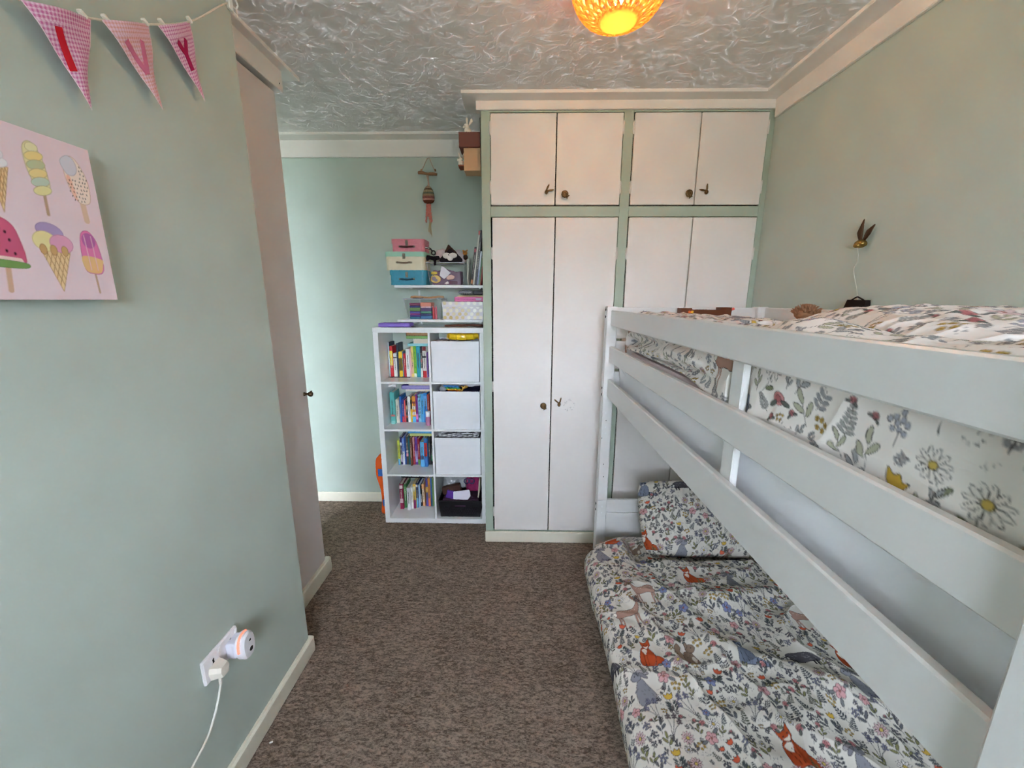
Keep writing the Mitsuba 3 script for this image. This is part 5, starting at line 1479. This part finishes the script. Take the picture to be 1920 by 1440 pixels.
for x0, x1, z0, z1, c, nm, sd in packs:
    put('craft_pack', box(x0, x1, 2.787, 2.90, z0, z1, .003), 'vc_satin', color=c, label=f'{nm} craft pack in the {sd} pile inside the lower clear box', category='craft pack', group='craft packs in the clear box')
for x, c, nm in ((-.598, (206, 70, 84), 'red'), (-.581, (216, 110, 130), 'pink')):
    m = cat([tube([[x, 2.795, 1.514], [x, 2.795, 1.585], [x + .001, 2.795, 1.593]], [.008, .008, .0075], 10), tube([[x + .001, 2.795, 1.593], [x + .001, 2.795, 1.606]], [.006, .002], 10)])
    put('felt_pen', m, 'vc_gloss', color=c, label=f'{nm} felt pen upright in the clear box on the lower wall shelf', category='pen')
hb = thing('hairbrush', 'wooden paddle hairbrush lying across the clear box on the lower wall shelf', 'hairbrush')
s = np.linspace(0, 1, 26)
hw = np.interp(s, [0, .05, .2, .38, .5, .9, 1], [.012, .030, .036, .028, .011, .012, .006])
brush = hull_pts = np.concatenate([np.stack([-.764 + .232 * s, 2.84 + q * hw, 1.664 + .004 * np.sin(s * 9) + w * (.0065 + 0 * s)], 1) for q in (-1, 1) for w in (-1, 1)])
n_ = len(s)
F_ = []
for i in range(n_ - 1):
    for a, b in ((0, 1), (1, 3), (3, 2), (2, 0)):
        F_ += [[a * n_ + i, a * n_ + i + 1, b * n_ + i + 1], [a * n_ + i, b * n_ + i + 1, b * n_ + i]]
F_ += [[0, n_, 3 * n_], [0, 3 * n_, 2 * n_], [n_ - 1, 3 * n_ - 1, 4 * n_ - 1], [n_ - 1, 4 * n_ - 1, 2 * n_ - 1]]
put('handle_body', trimesh.Trimesh(brush, F_, process=False), 'vc_satin', hb, color=(176, 132, 88))
put('bristle_pad', hull(*[ball((-.745 + .07 * a, 2.84 + q * .026, 1.6575), (.004, .004, .004), 1) for a in (0, .5, 1) for q in (-1, 1)]), 'vc_matte', hb, color=(46, 36, 34))
put('hair_clip', cat([tube([[-.528, 2.80, 1.6365], [-.515, 2.80, 1.648], [-.500, 2.80, 1.640]], .0022, 6), tube([[-.528, 2.80, 1.6365], [-.512, 2.802, 1.638], [-.498, 2.80, 1.6365]], .0022, 6)]), 'vc_metal', color=(150, 146, 150), label='small silver hair clip on the corner of the spotted box', category='hair clip')
db = thing('spotted_box', 'white cardboard box with gold and white foil dots on the lower wall shelf', 'box')
put('carton', box(-.530, -.236, 2.770, 2.975, LZ, 1.598, .002), 'vc_satin', db, color=(222, 216, 220))
put('lid', box(-.533, -.234, 2.767, 2.978, 1.598, 1.6335, .002), 'vc_satin', db, color=(230, 224, 228))
_rd = np.random.default_rng(6)
dots, dcol = [], []
for r_ in range(5):
    for c in range(8):
        x, z = -.515 + .0415 * c + .0207 * (r_ % 2), 1.5255 + .0245 * r_
        if x > -.250:
            continue
        m = rot(lathe([[0, 0], [.0125, 0], [.0123, .0006], [0, .0006]], 20), 90, [1, 0, 0]); m.apply_translation((x, 2.767 if z > 1.612 else 2.770, z))
        dots.append(m)
        g_ = min(1, max(0, .1 + .9 * ((x + .53) / .30) * .6 + .5 * ((z - 1.52) / .10) + _rd.uniform(-.3, .3)))
        dcol.append(np.tile(lin((252, 250, 244)) * g_ + lin((204, 176, 96)) * (1 - g_), (len(m.vertices), 1)))
put('foil_dots', cat(dots), 'vc_gloss', db, color=np.concatenate(dcol), smooth=False, kind='stuff', label='gold and white foil dots')
pk = thing('pink_case', 'bright pink zip case lying on the spotted box', 'case')
put('shell', hull(*[ball((x, y, z), .008, 2) for x in (-.440, -.244) for y in (2.785, 2.955) for z in (1.6425, 1.659)]), 'vc_satin', pk, color=(226, 120, 176))
put('zip', box(-.447, -.238, 2.776, 2.7775, 1.649, 1.653), 'vc_satin', pk, color=(190, 80, 140))
put('print_badge', box(-.30, -.262, 2.7758, 2.778, 1.643, 1.658, .0005), 'vc_satin', pk, color=(196, 180, 200))
put('cream_cloth', rumple(-.432, -.242, 2.785, 2.955, 1.667, 1.676, 51, .004, 30), 'vc_cloth', color=(222, 196, 160), smooth=True, label='folded cream cloth on the pink zip case', category='cloth')
zp = ball((-.375, 2.845, 1.6985), (.056, .05, .015), 4)
v = zp.vertices
zp.vertices = v + .004 * (meshkit.fbm(v * 60, 2, 3) - .5)[:, None]
put('striped_pouch', zp, 'vc_cloth', color=np.where((np.sin(v[:, 0] * 420 + 9 * np.sin(v[:, 2] * 200)) > 0)[:, None], lin((224, 226, 232)), lin((70, 80, 110))), smooth=True, label='blue and white striped pouch on the cream cloth', category='pouch')
put('dark_pouch', hull(*[ball((x, y, z), .006, 1) for x in (-.312, -.25) for y in (2.80, 2.92) for z in (1.688, 1.704)]), 'vc_satin', color=(52, 54, 60), label='small dark pouch beside the striped pouch', category='pouch')

# upper wall shelf
UZ = 1.7445
clear_box(-.628, -.372, 2.765, 2.945, UZ + .0005, 1.893, 'clear plastic box crammed with small toys on the upper wall shelf', .022)
tg = 'toys in the clear box on the upper wall shelf'
dp = thing('toy_plate', 'yellow oval toy plate with a grey animal at the front of the clear box', 'toy', tg)
put('plate', hull(ball((-.575, 2.792, 1.785), (.036, .006, .026), 2)), 'vc_satin', dp, color=(222, 190, 110))
put('animal_relief', smooth_blob([ball((-.585, 2.783, 1.788), (.015, .004, .015)), ball((-.570, 2.783, 1.778), (.010, .004, .010))], .005, 4), 'vc_satin', dp, color=(150, 140, 160))
put('lemon_toy', ball((-.585, 2.80, 1.825), (.022, .010, .012), 2), 'vc_satin', color=(230, 212, 90), label='lemon-yellow toy in the clear box above the plate', category='toy', group=tg)
put('mauve_toys', rumple(-.60, -.40, 2.80, 2.93, UZ + .004, 1.842, 61, .02, 30), 'vc_cloth', color=(128, 100, 124), smooth=True, label='heap of mauve and grey toys filling the clear box', category='toys', kind='stuff')
put('paper_note', extrude(Polygon([(-.545, 1.808), (-.515, 1.786), (-.505, 1.792), (-.468, 1.826), (-.520, 1.868), (-.530, 1.868)]), .002, origin=(0, 2.785, 0)), 'vc_matte', color=(232, 230, 240), smooth=False, label='folded white paper note tilted in the clear box', category='paper')
put('shell_toy', smooth_blob([ball((-.468, 2.785, 1.797), (.026, .007, .016)), ball((-.485, 2.785, 1.79), (.014, .007, .010))], .006, 4), 'vc_satin', color=(220, 180, 170), label='pale shell-shaped toy in the clear box', category='toy', group=tg)
put('plum_card', box(-.478, -.425, 2.786, 2.789, 1.752, 1.772), 'vc_satin', color=(96, 40, 70), label='plum card at the bottom front of the clear box', category='card')
put('tag_card', extrude(Polygon([(-.515, 1.757), (-.488, 1.770), (-.482, 1.755), (-.50, 1.750)]), .002, origin=(0, 2.784, 0)), 'vc_matte', color=(230, 224, 228), smooth=False, label='small white tag at the bottom of the clear box', category='tag')
bf = smooth_blob([hull(ball((-.632, 2.80, 1.928), .012, 1), ball((-.580, 2.80, 1.917), .014, 1)), hull(ball((-.585, 2.79, 1.917), .014, 1), ball((-.548, 2.765, 1.918), .013, 1)), hull(ball((-.566, 2.754, 1.908), .009, 1), ball((-.566, 2.748, 1.875), .008, 1)), ball((-.626, 2.798, 1.912), .012, 1)], .008, 8)
bf.apply_translation((0, -.004, .004))
put('black_soft_toy', bf, 'vc_cloth', color=(34, 30, 36), label='floppy black soft toy draped over the left rim of the clear box', category='soft toy', group=tg)
mk = thing('toy_wand', 'black toy wand with a ring sticking up out of the clear box', 'toy')
put('wand', hull(ball((-.640, 2.79, 1.993), .006, 1), ball((-.602, 2.79, 1.982), .007, 1)), 'vc_satin', mk, color=(32, 32, 36))
put('wand_label', hull(ball((-.636, 2.784, 1.993), .003, 1), ball((-.610, 2.783, 1.985), .003, 1)), 'vc_satin', mk, color=(206, 206, 206))
rg = rot(trimesh.creation.torus(.013, .0045, major_sections=24, minor_sections=8), 90, [1, 0, 0]); rg.apply_translation((-.583, 2.79, 1.957))
put('ring', rg, 'vc_satin', mk, color=(30, 30, 34))
put('joint', tube([[-.602, 2.79, 1.982], [-.592, 2.79, 1.97]], .005, 8), 'vc_satin', mk, color=(30, 30, 34))
mkm = thing('cat_mask', 'black and white cat soft toy with a pointed ear on top of the clear box', 'soft toy')
put('head', smooth_blob([hull(ball((-.535, 2.82, 1.912), .016, 1), ball((-.405, 2.82, 1.912), .016, 1), ball((-.47, 2.82, 1.965), .024, 1))], .01, 8), 'vc_cloth', mkm, color=(40, 36, 40))
ear = hull(ball((-.505, 2.815, 1.965), .006, 1), ball((-.435, 2.815, 1.958), .008, 1), ball((-.483, 2.815, 2.008), .005, 1))
put('ear', ear, 'vc_cloth', mkm, color=(66, 48, 42))
put('muzzle', smooth_blob([ball((-.495, 2.80, 1.940), (.028, .012, .020)), ball((-.452, 2.80, 1.942), (.028, .012, .018)), ball((-.472, 2.798, 1.922), (.020, .012, .016))], .008, 6), 'vc_cloth', mkm, color=(226, 220, 216))
put('nose', ball((-.480, 2.788, 1.944), (.004, .003, .004), 1), 'vc_satin', mkm, color=(40, 36, 40))
pw = smooth_blob([ball((-.55, 2.86, 1.945), (.034, .03, .042)), ball((-.53, 2.86, 1.972), (.024, .02, .02)), ball((-.41, 2.87, 1.93), (.05, .03, .04)), ball((-.425, 2.87, 1.965), (.022, .02, .024))], .01, 8)
put('white_soft_toy', pw, 'vc_cloth', color=(206, 194, 196), label='pale grey soft toy behind the cat on the clear box', category='soft toy', group=tg)
tgk = thing('tiger_figure', 'small orange tiger head at the right of the clear box', 'soft toy')
put('head', smooth_blob([ball((-.372, 2.82, 1.960), (.017, .014, .015)), ball((-.386, 2.82, 1.974), .006, 1), ball((-.358, 2.82, 1.977), .006, 1)], .005, 5), 'vc_cloth', tgk, color=(196, 128, 66))
put('stripe', cat([hull(ball((-.380 + .008 * k, 2.8065, 1.968), .0018, 1), ball((-.377 + .006 * k, 2.8065, 1.958), .0018, 1)) for k in range(3)]), 'vc_cloth', tgk, color=(50, 34, 28))
put('body', ball((-.372, 2.835, 1.934), (.016, .014, .018), 2), 'vc_cloth', tgk, color=(60, 46, 40))
put('plastic_bag', smooth_blob([ball((-.352, 2.84, 1.80), (.013, .05, .054)), ball((-.351, 2.83, 1.86), (.012, .04, .05)), ball((-.350, 2.83, 1.90), (.013, .04, .026))], .012, 6), 'vc_gloss', color=(206, 204, 192), label='crinkled pale bag between the clear box and the leaning books', category='bag')
lg = 'tall books leaning on the upper wall shelf'
for x0, t_, h_, c, lb_, bands in ((-.334, .015, .250, (46, 36, 40), 'black book with an orange mark leaning on the upper wall shelf', [(.03, .14, (196, 130, 80)), (.86, .95, (170, 80, 90))]), (-.3183, .011, .352, (206, 200, 190), 'tall pale grey book leaning on the upper wall shelf', [(.93, 1, (210, 110, 110))]),
                                  (-.3065, .015, .356, (78, 76, 84), 'tall dark grey book leaning on the upper wall shelf', []), (-.2908, .0105, .222, (216, 222, 236), 'short white book leaning on the upper wall shelf', [(0, .45, (150, 160, 200))]),
                                  (-.2797, .0105, .175, (110, 140, 112), 'small green book leaning on the upper wall shelf', []), (-.2686, .008, .15, (150, 56, 50), 'small red book leaning nearest the wardrobe', [])):
    book(x0, x0 + t_, 2.775, UZ + .0005 + 0.0022, h_, c, bands, lb_, lg, depth=.19, lean=7.5)

# ------------------------------------------------------------------ things on the upper bunk
lg_ = thing('brick_model', 'low dark brown toy brick model with an orange and yellow piece on the upper bunk', 'toy')
z_ = 1.556
put('bricks', cat([box(.866, .925, 2.165, 2.215, z_, z_ + .050), box(.925, 1.075, 2.165, 2.215, z_, z_ + .041), box(1.075, 1.135, 2.165, 2.215, z_, z_ + .055), box(.935, 1.0, 2.163, 2.21, z_, z_ + .043)]), 'vc_satin', lg_, color=(98, 52, 30), smooth=False)
put('orange_brick', box(.905, .918, 2.160, 2.166, z_ + .024, z_ + .037), 'vc_satin', lg_, color=(230, 110, 40), smooth=False)
put('yellow_brick', box(.918, .931, 2.160, 2.166, z_ + .024, z_ + .037), 'vc_satin', lg_, color=(246, 200, 60), smooth=False)
put('red_feather', hull(ball((1.137, 2.18, z_ + .038), .003, 1), ball((1.152, 2.18, z_ + .046), .006, 1), ball((1.15, 2.18, z_ + .052), .003, 1)), 'vc_satin', lg_, color=(216, 90, 76))
_rp = np.random.default_rng(12)
fur = [ball((1.13, 1.60, 1.594), (.034, .050, .024), 3)]
for k in range(170):
    a, b = _rp.uniform(0, 2 * np.pi), _rp.uniform(.15, 1.5)
    d = np.array([math.cos(a) * math.cos(b), math.sin(a) * math.cos(b), math.sin(b)])
    c = np.array([1.13, 1.60, 1.594]) + d * [.032, .048, .022]
    fur.append(tube([c, c + d * .008 + [0, 0, .003], c + d * .014 + [_rp.normal(0, .004), _rp.normal(0, .004), .006]], [.005, .003, .0006], 5))
put('plush_toy', cat(fur), 'vc_cloth', color=(160, 120, 92), label='shaggy brown plush toy sunk in the duvet beside the pillow on the upper bunk', category='soft toy')
